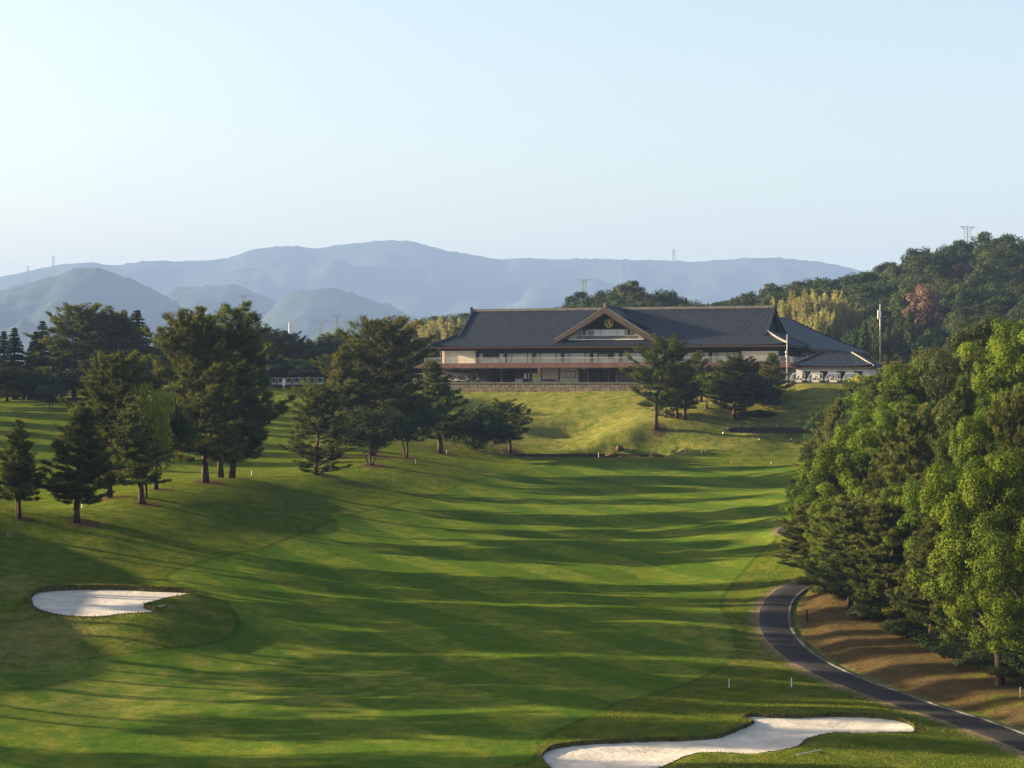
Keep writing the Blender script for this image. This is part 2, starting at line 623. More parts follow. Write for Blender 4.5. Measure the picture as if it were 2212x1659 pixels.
FW_PX = [(576, 1181), (467, 1205), (415, 1220), (375, 1235), (360, 1247), (366, 1256), (390, 1264), (450, 1285), (505, 1325), (513, 1354), (501, 1371), (432, 1394), (288, 1411), (202, 1421), (86, 1440), (-60, 1462),
         (-60, 1659), (500, 1659), (1090, 1659), (1180, 1590), (1330, 1520), (1500, 1470), (1590, 1400), (1560, 1300), (1610, 1230), (1690, 1150), (1722, 1090), (1735, 1030), (1700, 1010), (1500, 1004), (1300, 1000), (1214, 1003),
         (1089, 1024), (1001, 1043), (864, 1085), (700, 1132)]
FWP = resample(hits(FW_PX), 2.0)


def axis(brk):
    out = [brk[0][0]]
    for (a, _), (b, st) in zip(brk[:-1], brk[1:]):
        n = max(1, int(round((b - a) / st)))
        out += list(np.linspace(a, b, n + 1)[1:])
    return np.array(out)


GX = axis([(-9000, 0), (-1000, 1000), (-300, 100), (-120, 6), (-56, 1.5), (44, 0.62), (70, 0.9), (110, 1.6), (300, 8), (1000, 100), (9000, 1000)])
GY = axis([(-1500, 0), (0, 300), (110, 11), (128, 1.5), (215, 0.5), (300, 0.8), (412, 1.0), (470, 1.2), (640, 5), (1000, 15), (2000, 120), (15000, 1000)])
XX, YY = np.meshgrid(GX, GY, indexing='ij')
ZZ = ground2(XX, YY)
nx, ny = len(GX), len(GY)
V = np.stack([XX, YY, ZZ], -1).reshape(-1, 3)
ii, jj = np.meshgrid(np.arange(nx - 1), np.arange(ny - 1), indexing='ij')
Q = np.stack([ii * ny + jj, (ii + 1) * ny + jj, (ii + 1) * ny + jj + 1, ii * ny + jj + 1], -1)
keep = np.ones((nx - 1, ny - 1), bool)
extraV, extraT, off = [], [], len(V)
for b in BASINS:
    P = b['P']
    i0, i1 = np.searchsorted(GX, P[:, 0].min() - 1.2) - 1, np.searchsorted(GX, P[:, 0].max() + 1.2)
    j0, j1 = np.searchsorted(GY, P[:, 1].min() - 1.2) - 1, np.searchsorted(GY, P[:, 1].max() + 1.2)
    keep[i0:i1, j0:j1] = False
    gi, gj = np.meshgrid(np.arange(i0, i1 + 1), np.arange(j0, j1 + 1), indexing='ij')
    gi, gj = gi.ravel(), gj.ravel()
    px_, py_ = GX[gi], GY[gj]
    d, ins = seg_dist(px_, py_, P)
    edge = (gi == i0) | (gi == i1) | (gj == j0) | (gj == j1)
    ok = edge | (~ins & (d > 0.2))
    gpts = np.stack([px_[ok], py_[ok]], 1)
    gid = gi[ok] * ny + gj[ok]
    n1 = len(gpts)
    pts = [Vector(p) for p in np.vstack([gpts, P])]
    m = len(P)
    ed = [(n1 + k, n1 + (k + 1) % m) for k in range(m)]
    r = delaunay_2d_cdt(pts, ed, [], 0, 1e-5)
    rv = np.array([tuple(v) for v in r[0]])
    orig = r[3]
    ids = []
    for k, o in enumerate(orig):
        if o and min(o) < n1:
            ids.append(gid[min(o)])
        else:
            ids.append(off + len(extraV))
            kk = (min(o) - n1) if o else int(((P - rv[k]) ** 2).sum(1).argmin())
            extraV.append((rv[k][0], rv[k][1], b['rim'][kk]))
    fc = [f for f in r[2]]
    cen = np.array([np.mean(rv[list(f)], axis=0) for f in fc])
    _, ins = seg_dist(cen[:, 0], cen[:, 1], P)
    for f, a in zip(fc, ins):
        if not a:
            extraT.append([ids[q] for q in f[:3]])
V = np.vstack([V, np.array(extraV)])
Tt = np.array(extraT)
Qk = Q[keep]
# winding upwards
g_me = np_mesh('ground', V, Qk, Tt, [], None, True)


def add_attr(me, name, val):
    a = me.attributes.new(name, 'FLOAT', 'POINT')
    a.data.foreach_set('value', np.asarray(val, np.float32))


vx, vy = V[:, 0], V[:, 1]
sel = (np.abs(vx) < 130) & (vy > 90) & (vy < 470)
fw = np.full(len(V), -30.0)
d_, in_ = seg_dist(vx[sel], vy[sel], FWP)
fw[sel] = np.clip(np.where(in_, d_, -d_), -30, 30)
add_attr(g_me, 'fairway', fw)
rd, _ = road_dist(vx, vy)
add_attr(g_me, 'path_dist', np.clip(rd, -30, 30))
# ------------------------------------------------------------------ where the single trees stand (photograph pixels: foot x, foot y, top y, crown width)
LEFT_TREES = [
    # kind, px, foot, top, width, variant, label
    ('pine', 40, 1118, 905, 118, 1, 'small twin-trunked pine at the far left end of the ridge row'),
    ('pine', 164, 1128, 878, 190, 0, 'dark conical pine with two thin trunks nearest the fairway on the left ridge'),
    ('pine', 237, 1075, 784, 200, 2, 'tall olive pine with bare forked trunks behind the two front pines'),
    ('pine', 307, 1088, 868, 150, 3, 'slim pine on a thin trunk in front of the yellow tree'),
    ('broad', 337, 1057, 850, 150, 0, 'dark round-headed evergreen with a stout pale trunk on the left ridge'),
    ('pine', 444, 1042, 696, 200, 4, 'tallest pine of the left ridge on a straight single trunk'),
    ('pine', 490, 1032, 684, 225, 5, 'huge double-trunked pine with branches sweeping low to the right'),
    ('pine', 683, 1026, 842, 175, 6, 'bushy low pine with foliage almost to the grass in mid ridge'),
    ('broad', 800, 1005, 876, 160, 1, 'gnarled round-crowned evergreen on several crooked stems'),
    ('pine', 806, 985, 708, 235, 2, 'massive broad pine rising behind the gnarled round evergreen'),
    ('pine', 728, 990, 742, 110, 3, 'narrow pine shouldering the left side of the massive broad pine'),
    ('broad', 877, 988, 852, 130, 2, 'very dark evergreen with a forked black trunk and brown litter below'),
    ('pine', 952, 979, 776, 150, 0, 'straight orange-barked pine in front of the clubhouse left wing'),
    ('shrub', 1040, 978, 880, 125, 0, 'deep green spreading shrub at the right end of the ridge'),
    ('pine', 1102, 977, 868, 140, 7, 'small leaning pine with open layered boughs at the pond end'),
]
MID_TREES = [
    ('pine', 1417, 926, 736, 185, 7, 'umbrella-shaped pine alone on the mound before the clubhouse'),
    ('pine', 1470, 905, 778, 110, 1, 'dark thick pine tucked behind the umbrella-shaped pine'),
    ('pine', 1440, 900, 850, 70, 6, 'dwarf pine with low drooping boughs beside the mound trunk'),
    ('pine', 1515, 868, 756, 84, 3, 'pale-tipped pine standing close to the clubhouse terrace'),
    ('broad', 1527, 882, 806, 74, 3, 'small fresh-green tree with twin pale trunks below the terrace'),
    ('lime', 1556, 868, 800, 90, 0, 'bright yellow-green tree left of the bare-trunked pine'),
    ('pine', 1585, 903, 776, 118, 4, 'flat-topped pine on a long bare trunk above the timber wall'),
    ('broad', 1608, 893, 800, 100, 0, 'dark leafy tree with a leaning stem behind the flat-topped pine'),
    ('pine', 1662, 872, 760, 92, 0, 'pointed pine beside the white utility pole'),
    ('shrub', 1657, 886, 838, 66, 1, 'round clipped tree on a short stem under the pointed pine'),
    ('shrub', 1608, 905, 888, 44, 1, 'low rounded bush at the foot of the flat-topped pine'),
    ('shrub', 1640, 899, 884, 52, 0, 'low dark hedge clump right of the rounded bush'),
]
foot = {}
for T_ in LEFT_TREES + MID_TREES:
    foot[T_[-1]] = hit2(T_[1], T_[2])
lit = np.zeros(len(V))
for T_ in LEFT_TREES + MID_TREES:
    if T_[0] == 'shrub':
        continue
    f = foot[T_[-1]]
    dd = np.hypot(vx - f.x - 0.8, (vy - f.y) * 0.8)
    rr = T_[4] / F * f.y * (0.24 if T_ in LEFT_TREES else 0.12)
    lit = np.maximum(lit, 1 - sstep(rr * 0.35, rr * 1.25, dd))
# pine straw on the wooded bank right of the path
lit = np.maximum(lit, sstep(RW + 0.6, RW + 1.4, rd) * (rd < 59) * (vy < 330) * (vx > 20))
lit = np.maximum(lit, sstep(46, 56, vx - np.maximum(0, vy - 250) * 0.11) * (vy > 120) * (vy < 395))
lit = np.maximum(lit, sstep(560, 600, vy) * (vy < 1100))
add_attr(g_me, 'litter', lit)
u_, v_ = to_uv(vx, vy)
dry = sstep(382, 392, vy) * (1 - sstep(446, 460, vy)) * sstep(-25, -5, vx) * 0.55
dry = np.maximum(dry, 0.45 * sstep(372, 384, vy) * (vx > -20) * (vy < 460))
for px, py, r_, a_ in [(60, 1385, 9, 0.75), (0, 1262, 6, 0.6), (420, 1310, 4, 0.4), (1560, 1650, 5, 0.3), (1640, 1420, 6, 0.55), (1600, 1370, 9, 0.4), (1850, 1480, 5, 0.4), (250, 1500, 10, 0.45), (700, 1480, 14, 0.35), (600, 880, 14, 0.35), (150, 1100, 12, 0.2)]:
    h_ = hit2(px, py)
    dry = np.maximum(dry, a_ * np.exp(-((vx - h_.x) ** 2 + ((vy - h_.y) * 0.7) ** 2) / r_ ** 2))
add_attr(g_me, 'dry', dry)


def grass_material():
    m = bpy.data.materials.new('grass')
    m.use_nodes = True
    t = m.node_tree
    b = t.nodes['Principled BSDF']
    b.inputs['Roughness'].default_value = 0.85
    b.inputs['Specular IOR Level'].default_value = 0.0
    L_ = t.links.new
    geo = node(t, 'ShaderNodeNewGeometry')
    pos = geo.outputs['Position']

    def attr(n):
        a = node(t, 'ShaderNodeAttribute', attribute_name=n)
        return a.outputs['Fac']

    def noise(sc, det=4, rough=0.6, stretch=None):
        n = node(t, 'ShaderNodeTexNoise')
        n.inputs['Scale'].default_value = sc
        n.inputs['Detail'].default_value = det
        n.inputs['Roughness'].default_value = rough
        if stretch:
            mp = node(t, 'ShaderNodeMapping')
            mp.inputs['Scale'].default_value = stretch
            L_(pos, mp.inputs[0])
            L_(mp.outputs[0], n.inputs['Vector'])
        else:
            L_(pos, n.inputs['Vector'])
        return n.outputs['Fac']

    def rng(x, a, b_, c=0.0, d=1.0, smooth=True):
        r = node(t, 'ShaderNodeMapRange')
        r.interpolation_type = 'SMOOTHSTEP' if smooth else 'LINEAR'
        r.inputs[1].default_value, r.inputs[2].default_value, r.inputs[3].default_value, r.inputs[4].default_value = a, b_, c, d
        L_(x, r.inputs[0])
        return r.outputs[0]

    def math_(op, x, y):
        n = node(t, 'ShaderNodeMath', operation=op)
        for i, q in enumerate((x, y)):
            if isinstance(q, (int, float)):
                n.inputs[i].default_value = q
            else:
                L_(q, n.inputs[i])
        return n.outputs[0]

    def mix(f, a, b_):
        n = node(t, 'ShaderNodeMix', data_type='RGBA')
        if isinstance(f, (int, float)):
            n.inputs[0].default_value = f
        else:
            L_(f, n.inputs[0])
        for i, q in ((6, a), (7, b_)):
            if isinstance(q, tuple):
                n.inputs[i].default_value = (*q, 1)
            else:
                L_(q, n.inputs[i])
        return n.outputs[2]

    big = noise(0.05, 4)
    mid = noise(0.45, 5, 0.65)
    fine = noise(1.3, 6, 0.75)
    speck = noise(3.5, 5, 0.75)
    rough_c = mix(rng(mid, 0.35, 0.68), (0.060, 0.095, 0.006), (0.130, 0.135, 0.014))
    fair_c = mix(rng(mid, 0.3, 0.7), (0.062, 0.110, 0.010), (0.138, 0.150, 0.014))
    # mowing stripes along the fairway
    sp = node(t, 'ShaderNodeSeparateXYZ')
    L_(pos, sp.inputs[0])
    ph = math_('ADD', math_('MULTIPLY', sp.outputs[0], 0.52), math_('MULTIPLY', sp.outputs[1], 0.27))
    st = math_('SINE', math_('ADD', ph, math_('MULTIPLY', big, 3.0)), 0)
    fair_c = mix(math_('MULTIPLY', rng(st, -0.25, 0.25), 0.6), fair_c, (0.032, 0.078, 0.006))
    fd = math_('ADD', attr('fairway'), math_('MULTIPLY', math_('SUBTRACT', mid, 0.5), 0.5))
    c = mix(rng(fd, -0.12, 0.12), rough_c, fair_c)
    line = math_('MULTIPLY', rng(math_('ABSOLUTE', fd, 0), 0.18, 0.42, 1, 0), 0.42)
    c = mix(line, c, (0.009, 0.030, 0.002))
    dryf = math_('MULTIPLY', rng(math_('ADD', attr('dry'), math_('MULTIPLY', math_('SUBTRACT', mid, 0.5), 1.5)), 0.1, 1.0), 0.9)
    c = mix(dryf, c, mix(fine, (0.19, 0.165, 0.042), (0.26, 0.22, 0.07)))
    worn = rng(big, 0.62, 0.78, 0, 0.35)
    c = mix(worn, c, (0.14, 0.135, 0.026))
    spots = math_('MULTIPLY', rng(noise(0.13, 6, 0.75), 0.66, 0.72), 0.55)
    c = mix(spots, c, (0.075, 0.05, 0.026))
    c = mix(rng(fine, 0.25, 0.75, 0.0, 0.55), c, (0.018, 0.044, 0.003))
    c = mix(rng(speck, 0.55, 0.8, 0.0, 0.35), c, (0.13, 0.155, 0.016))
    # leaf litter and pine straw
    lf = rng(math_('ADD', attr('litter'), math_('MULTIPLY', math_('SUBTRACT', mid, 0.5), 1.3)), 0.35, 0.75)
    brown = mix(rng(fine, 0.3, 0.7), (0.095, 0.054, 0.028), (0.042, 0.027, 0.016))
    brown = mix(rng(noise(0.22, 4), 0.55, 0.72, 0, 0.8), brown, (0.075, 0.082, 0.010))
    c = mix(math_('MULTIPLY', lf, 0.86), c, brown)
    # trodden verge beside the path
    pd = attr('path_dist')
    vg = math_('ADD', math_('ABSOLUTE', pd, 0), math_('MULTIPLY', math_('SUBTRACT', noise(0.28, 5, 0.7), 0.5), 3.6))
    vg = math_('MULTIPLY', rng(vg, 1.5, 3.0, 1, 0), rng(pd, -0.5, 0.5, 1, 0.35))
    c = mix(vg, c, mix(fine, (0.20, 0.155, 0.105), (0.12, 0.088, 0.055)))
    hs = node(t, 'ShaderNodeHueSaturation')
    hs.inputs['Saturation'].default_value = 0.96
    hs.inputs['Value'].default_value = 1.1
    L_(c, hs.inputs['Color'])
    L_(hs.outputs[0], b.inputs['Base Color'])
    h = math_('ADD', math_('ADD', math_('MULTIPLY', noise(1.1, 5, 0.75), 0.6), math_('MULTIPLY', noise(4.0, 4, 0.8), 0.4)), math_('MULTIPLY', noise(0.3, 3, 0.6), 0.5))
    roughness_of_turf = rng(fd, -0.3, 0.3, 0.42, 0.12)
    bp = node(t, 'ShaderNodeBump')
    bp.inputs['Strength'].default_value = 1.0
    L_(roughness_of_turf, bp.inputs['Distance'])
    L_(h, bp.inputs['Height'])
    L_(bp.outputs[0], b.inputs['Normal'])
    # grass blades pass some of the light on
    tr = node(t, 'ShaderNodeBsdfTranslucent')
    return m


M_GRASS = grass_material()
g_me.materials.append(M_GRASS)
g_ob = link('ground', g_me)
tag(g_ob, kind='structure')

# ------------------------------------------------------------------ bunkers, pond and tee pit
M_SAND = mat('sand', (0.64, 0.585, 0.52), 0.9, 0.14, 0.45, 0.06, 2.2, spec=0.1)
M_LIP = mat('turf_lip', (0.10, 0.095, 0.03), 0.9, 0.35, 3.0, 0.08, 8.0, spec=0.1)
M_EARTH = mat('pond_bank', (0.075, 0.052, 0.032), 0.9, 0.35, 1.5, 0.1, 4.0, spec=0.1)


def water_material():
    m = bpy.data.materials.new('pond_water')
    m.use_nodes = True
    t = m.node_tree
    b = t.nodes['Principled BSDF']
    b.inputs['Base Color'].default_value = (0.035, 0.045, 0.02, 1)
    b.inputs['Roughness'].default_value = 0.06
    b.inputs['Specular IOR Level'].default_value = 0.5
    tc = node(t, 'ShaderNodeTexCoord')
    n = node(t, 'ShaderNodeTexNoise')
    n.inputs['Scale'].default_value = 1.2
    t.links.new(tc.outputs['Object'], n.inputs['Vector'])
    bp = node(t, 'ShaderNodeBump')
    bp.inputs['Distance'].default_value = 0.02
    t.links.new(n.outputs['Fac'], bp.inputs['Height'])
    t.links.new(bp.outputs[0], b.inputs['Normal'])
    return m


M_WATER = water_material()


def fill_basin(b, spacing, floor_mat, lip_mat, name, inset, bulge):
    P, nrm = b['P'], b['n']
    m = len(P)
    Pi = P - nrm * inset
    # floor
    x0, x1, y0, y1 = P[:, 0].min(), P[:, 0].max(), P[:, 1].min(), P[:, 1].max()
    gx, gy = np.meshgrid(np.arange(x0, x1, spacing), np.arange(y0, y1, spacing))
    gx, gy = gx.ravel(), gy.ravel()
    d, ins = seg_dist(gx, gy, Pi)
    ok = ins & (d > spacing * 0.4)
    pts = np.vstack([Pi, np.stack([gx[ok], gy[ok]], 1)])
    r = delaunay_2d_cdt([Vector(p) for p in pts], [(k, (k + 1) % m) for k in range(m)], [], 1, 1e-5)
    rv = np.array([tuple(v) for v in r[0]])
    d, _ = seg_dist(rv[:, 0], rv[:, 1], Pi)
    z = b['z0'] + (rv[:, 1] - b['y0']) * b['sl']
    if bulge:
        z = z + bulge * np.exp(-d / 1.2) + 0.05 * vnoise(rv[:, 0] / 1.5, rv[:, 1] / 1.5, 5, 3)
    T = [f for f in r[2] if len(f) == 3]
    fo = np_mesh(name + '_floor', np.column_stack([rv, z]), None, np.array(T), [floor_mat], None, True)
    # lip ring from the rim down to the floor, ragged
    zi = b['z0'] + (Pi[:, 1] - b['y0']) * b['sl'] + (bulge * 1.0 if bulge else 0) - 0.06
    rag = 0.05 * np.sin(np.arange(m) * 2.1) + 0.06 * R.standard_normal(m)
    rings = [np.column_stack([P + nrm * 0.02, b['rim'] + 0.012]),
             np.column_stack([P - nrm * 0.10, b['rim'] + 0.05 + 0.3 * rag]),
             np.column_stack([P - nrm * 0.07, b['rim'] - 0.45 * b['lip']]),
             np.column_stack([Pi - nrm * (rag[:, None] * 0.6), zi])]
    mb = MB()
    k = len(rings)
    VV = np.vstack(rings)
    QQ = [(i * m + j, i * m + (j + 1) % m, (i + 1) * m + (j + 1) % m, (i + 1) * m + j) for i in range(k - 1) for j in range(m)]
    li = np_mesh(name + '_lip', VV, QQ, None, [lip_mat])
    return fo, li


for b, sp_, nm in ((b1, 0.7, 'bunker'), (b2, 0.6, 'bunker')):
    fo, li = fill_basin(b, sp_, M_SAND, M_LIP, nm, 0.16, 0.10)
    root = link('sand_bunker', fo)
    tag(root, kind='structure')
    link('turf_lip', li, root)
fo, li = fill_basin(b3, 2.0, M_WATER, M_EARTH, 'pond', 0.25, 0)
o = link('pond', fo)
tag(o, kind='structure')
link('bank', li, o)
M_PITF = mat('pit_floor', (0.11, 0.13, 0.035), 0.9, 0.3, 1.0, 0.05, 4.0)
fo, li = fill_basin(b4, 1.5, M_PITF, M_EARTH, 'tee_pit', 0.12, 0)
o = link('tee_hollow', fo)
tag(o, kind='structure')
link('bank', li, o)

# ragged grass hanging over the bunker lips
def lip_grass(b, name, label, per=9, hgt=0.22):
    P, nrm = b['P'], b['n']
    m = len(P)
    idx = R.integers(0, m, m * per)
    base = P[idx] + nrm[idx] * R.uniform(-0.16, 0.45, (len(idx), 1)) + R.normal(0, 0.05, (len(idx), 2))
    z = b['rim'][idx] - 0.02
    hh = hgt * R.uniform(0.4, 1.2, len(idx))
    an = R.uniform(0, np.pi, len(idx))
    wv = np.stack([np.cos(an), np.sin(an)], 1) * 0.035
    ln = -nrm[idx] * (hh * R.uniform(0.1, 0.9, len(idx)))[:, None]
    a = np.column_stack([base - wv, z])
    c = np.column_stack([base + wv, z])
    tp = np.column_stack([base + ln, z + hh])
    VV = np.stack([a, c, tp], 1).reshape(-1, 3)
    TT = np.arange(len(VV)).reshape(-1, 3)
    me = np_mesh(name, VV, None, TT, [M_BLADE], None, False, np.repeat(R.uniform(0, 1, len(idx)), 1))
    tag(link(name, me), label, 'grass', kind='stuff')


def foliage(name, c1, c2, trans=0.35, rough=0.55, spec=0.25, hue=0.06, c3=None):
    """leaf material: colour varies by clump (face attribute) and from tree to tree"""
    m = bpy.data.materials.new(name)
    m.use_nodes = True
    t = m.node_tree
    b = t.nodes['Principled BSDF']
    out = t.nodes['Material Output']
    b.inputs['Roughness'].default_value = 0.75
    b.inputs['Specular IOR Level'].default_value = spec * 0.3
    a = node(t, 'ShaderNodeAttribute', attribute_name='tint')
    oi = node(t, 'ShaderNodeObjectInfo')
    mx = node(t, 'ShaderNodeMix', data_type='RGBA')
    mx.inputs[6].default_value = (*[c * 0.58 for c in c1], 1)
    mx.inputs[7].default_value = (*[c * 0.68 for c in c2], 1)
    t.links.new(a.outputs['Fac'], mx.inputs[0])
    hs = node(t, 'ShaderNodeHueSaturation')
    mr = node(t, 'ShaderNodeMapRange')
    mr.inputs[3].default_value, mr.inputs[4].default_value = 0.5 - hue * 0.5, 0.5 + hue * 0.35
    t.links.new(oi.outputs['Random'], mr.inputs[0])
    t.links.new(mr.outputs[0], hs.inputs['Hue'])
    ml = node(t, 'ShaderNodeMath', operation='MULTIPLY')
    ml.inputs[1].default_value = 7.31
    fr = node(t, 'ShaderNodeMath', operation='FRACT')
    t.links.new(oi.outputs['Random'], ml.inputs[0])
    t.links.new(ml.outputs[0], fr.inputs[0])
    mv = node(t, 'ShaderNodeMapRange')
    mv.inputs[3].default_value, mv.inputs[4].default_value = 0.75, 1.2
    t.links.new(fr.outputs[0], mv.inputs[0])
    t.links.new(mv.outputs[0], hs.inputs['Value'])
    t.links.new(mx.outputs[2], hs.inputs['Color'])
    t.links.new(hs.outputs[0], b.inputs['Base Color'])
    tr = node(t, 'ShaderNodeBsdfTranslucent')
    t.links.new(hs.outputs[0], tr.inputs[0])
    ms = node(t, 'ShaderNodeMixShader')
    ms.inputs[0].default_value = trans
    t.links.new(b.outputs[0], ms.inputs[1])
    t.links.new(tr.outputs[0], ms.inputs[2])
    t.links.new(ms.outputs[0], out.inputs[0])
    return m


M_BLADE = foliage('grass_blade', (0.07, 0.10, 0.02), (0.20, 0.19, 0.055), 0.3)
lip_grass(b1, 'lip_grass', 'ragged grass fringe around the left sand bunker', 9, 0.22)
rough_n = 230000
rx_ = R.uniform(-48, 44, rough_n)
ry_ = 128 + (232 - 128) * R.uniform(0, 1, rough_n) ** 1.25
ok = np.abs(rx_) < ry_ * 0.262
rx_, ry_ = rx_[ok], ry_[ok]
fd_, fi_ = seg_dist(rx_, ry_, FWP)
keep_ = (~fi_ & (fd_ > 0.2)) | (R.uniform(0, 1, len(rx_)) < 0.02)
rdd, _ = road_dist(rx_, ry_)
keep_ &= ((rdd < -RW - 0.25) | (rdd > RW + 0.5)) & ((rdd < 0) | (R.uniform(0, 1, len(rx_)) < 0.15))
for b in (b1, b2):
    _, ins_ = seg_dist(rx_, ry_, b['P'])
    keep_ &= ~ins_
rx_, ry_ = rx_[keep_], ry_[keep_]
rz_ = ground2(rx_, ry_) - 0.015
for b in (b1, b2):      # the turf meets the bunker rims
    dk_, _ = seg_dist(rx_, ry_, b['P'])
    ki_ = np.where(dk_ < 1.2)[0]
    if len(ki_):
        j_ = ((rx_[ki_, None] - b['P'][None, :, 0]) ** 2 + (ry_[ki_, None] - b['P'][None, :, 1]) ** 2).argmin(1)
        w_b = np.clip(dk_[ki_] / 1.2, 0, 1)
        rz_[ki_] = rz_[ki_] * w_b + (b['rim'][j_] - 0.02) * (1 - w_b)
n_b = len(rx_)
hh_ = R.uniform(0.04, 0.13, n_b)
an_ = R.uniform(0, np.pi, n_b)
base_ = np.column_stack([rx_, ry_, rz_])
wv_ = np.column_stack([np.cos(an_), np.sin(an_), np.zeros(n_b)]) * R.uniform(0.025, 0.06, (n_b, 1))
tip_ = base_ + np.column_stack([R.normal(0, 0.06, n_b), R.normal(0, 0.06, n_b), hh_])
VV = np.stack([base_ - wv_, base_ + wv_, tip_], 1).reshape(-1, 3)
M_ROUGH = foliage('rough_blade', (0.080, 0.135, 0.010), (0.185, 0.195, 0.026), 0.25)
tag(link('rough_grass', np_mesh('rough_grass', VV, None, np.arange(len(VV)).reshape(-1, 3), [M_ROUGH], None, False, np.clip(0.5 + 0.5 * vnoise(rx_ / 2.5, ry_ / 2.5, 4, 3) + R.normal(0, 0.2, n_b), 0, 1))), 'uncut rough grass tufts around the bunkers and beside the fairway', 'grass', kind='stuff')
lip_grass(b2, 'lip_grass', 'ragged grass fringe around the bottom right sand bunker', 7, 0.16)

# ------------------------------------------------------------------ cart path with its kerb
M_ROAD = mat('asphalt', (0.030, 0.030, 0.034), 0.85, 0.18, 0.6, 0.015, 14.0, spec=0.25)
M_KERB = mat('kerb_concrete', (0.125, 0.122, 0.112), 0.85, 0.3, 1.5, 0.02, 12.0)
prof = [(-RW, 0.01), (-RW + 0.05, 0.045), (-0.5, 0.07), (0.5, 0.06), (RW - 0.25, 0.035), (RW, 0.03)]
edge_w = 0.10 * vnoise(np.arange(len(RDC)) / 2.0, np.zeros(len(RDC)), 9, 3)
P_ = []
for i in range(len(RDC)):
    row = []
    for k, (o_, h_) in enumerate(prof):
        oo = o_ + (edge_w[i] if k < 2 else 0)
        row.append((RDC[i, 0] + RDN[i, 0] * oo, RDC[i, 1] + RDN[i, 1] * oo, RDZ[i] + h_))
    P_.append(row)
road = MB().grid(P_).build('path', M_ROAD, smooth=True)
tag(road, kind='structure')
# kerb stones, each its own piece, as far as they can be told apart
step_i = 2
kj = 0
for i in range(4, len(RDC) - step_i, step_i):
    mb = MB()
    pts = []
    for q, cut in ((i, 0.015), (i + step_i, -0.015)):
        ctr = RDC[q]
        tdir = np.array((-RDN[q, 1], RDN[q, 0]))
        pts.append((ctr + tdir * cut, RDN[q], RDZ[q]))
    VV = []
    for zz_ in (-0.15, 0.13 + 0.015 * math.sin(i * 1.7)):
        (c0, n0, z0), (c1, n1, z1) = pts
        VV += [(*(c0 + n0 * (RW + 0.01)), z0 + zz_), (*(c0 + n0 * (RW + 0.24)), z0 + zz_), (*(c1 + n1 * (RW + 0.24)), z1 + zz_), (*(c1 + n1 * (RW + 0.01)), z1 + zz_)]
    mb.hexa(VV).build('kerb_stone', M_KERB, road)
    kj += 1
    if kj > 120:
        break

# ------------------------------------------------------------------ far mountains
def ridge_mesh(name, prof_px, Y0, depth_f, depth_b, m, amp, seed, dx, dy, ext=None):
    px = np.array([p[0] for p in prof_px], float)
    py = np.array([p[1] for p in prof_px], float)
    X0, X1 = xof(px[0], Y0), xof(px[-1], Y0)
    xs = np.arange(X0, X1 + dx, dx)
    ys = np.concatenate([np.arange(Y0 - depth_f, Y0, dy), np.arange(Y0, Y0 + depth_b, dy * 1.5)])
    X, Yy = np.meshgrid(xs, ys, indexing='ij')
    # smooth crest
    s = np.interp(xs * F / Y0 + CX, px, (CY - py) / F * Y0)
    ker = np.hanning(9)
    ker /= ker.sum()
    s = np.convolve(np.pad(s, 4, mode='edge'), ker, 'valid')
    s = s + min(amp, 125) * 0.05 * vnoise(xs / (dx * 6), xs * 0, seed + 5, 3)
    if Y0 < 10000:
        s = s + Y0 * 0.0024 * vnoise(xs / (Y0 * 0.011), xs * 0 + 3.3, seed + 9, 3)
    t = np.where(Yy < Y0, (Yy - (Y0 - depth_f)) / depth_f, 1 - (Yy - Y0) / depth_b)
    t = np.clip(t, 0, 1)
    base = -32.0
    ridges = 1 - np.abs(vnoise(X / (depth_f * 0.33), Yy / (depth_f * 0.8), seed, 4))
    z = base + (s[:, None] - base) * (t ** 1.25) * (1 - (1 - t) * 0.55 * (1 - ridges) * 1.6)
    z += amp * vnoise(X / (depth_f * 0.14), Yy / (depth_f * 0.14), seed + 2, 4) * (1 - t) * t * 3.2
    # tree tops roughen the slopes and the skyline
    z += R.uniform(0, 1, z.shape) ** 2 * (Y0 * (0.0006 if Y0 > 10000 else 0.0011)) * (t > 0.05)
    nx_, ny_ = z.shape
    VV = np.stack([X, Yy, z], -1).reshape(-1, 3)
    a, b_ = np.meshgrid(np.arange(nx_ - 1), np.arange(ny_ - 1), indexing='ij')
    QQ = np.stack([a * ny_ + b_, (a + 1) * ny_ + b_, (a + 1) * ny_ + b_ + 1, a * ny_ + b_ + 1], -1).reshape(-1, 4)
    o = link(name, np_mesh(name, VV, QQ, None, [m], None, True))
    tag(o, kind='structure')
    return o


M_MT = mat('mountain_forest', (0.036, 0.056, 0.032), 0.9, 0.35, 0.003, 3.0, 0.02, spec=0.05, col2=(0.026, 0.044, 0.026), coord='Object')
ridge_mesh('mountain', [(-500, 640), (-300, 625), (-100, 618), (0, 603), (50, 590), (110, 575), (160, 568), (205, 569), (250, 577), (272, 571), (300, 565), (400, 564), (480, 560), (505, 555), (540, 540), (590, 532), (640, 531), (678, 540), (700, 537),
                        (760, 528), (830, 520), (880, 520), (920, 530), (960, 542), (1020, 550), (1050, 558), (1090, 561), (1110, 559), (1150, 556), (1190, 560), (1250, 559), (1300, 560), (1380, 561), (1450, 563), (1500, 566), (1540, 562),
                        (1600, 560), (1680, 558), (1750, 563), (1790, 570), (1830, 577), (1870, 588), (1920, 610), (2000, 640), (2200, 680), (2500, 720)], 11000, 3200, 1900, M_MT, 330, 11, 27, 70)
ridge_mesh('hill', [(-420, 700), (-200, 660), (0, 630), (40, 618), (100, 606), (140, 586), (180, 575), (205, 577), (240, 588), (280, 605), (320, 622), (360, 645), (420, 690), (470, 722), (540, 760)], 6900, 1800, 1300, M_MT, 190, 21, 15, 34)
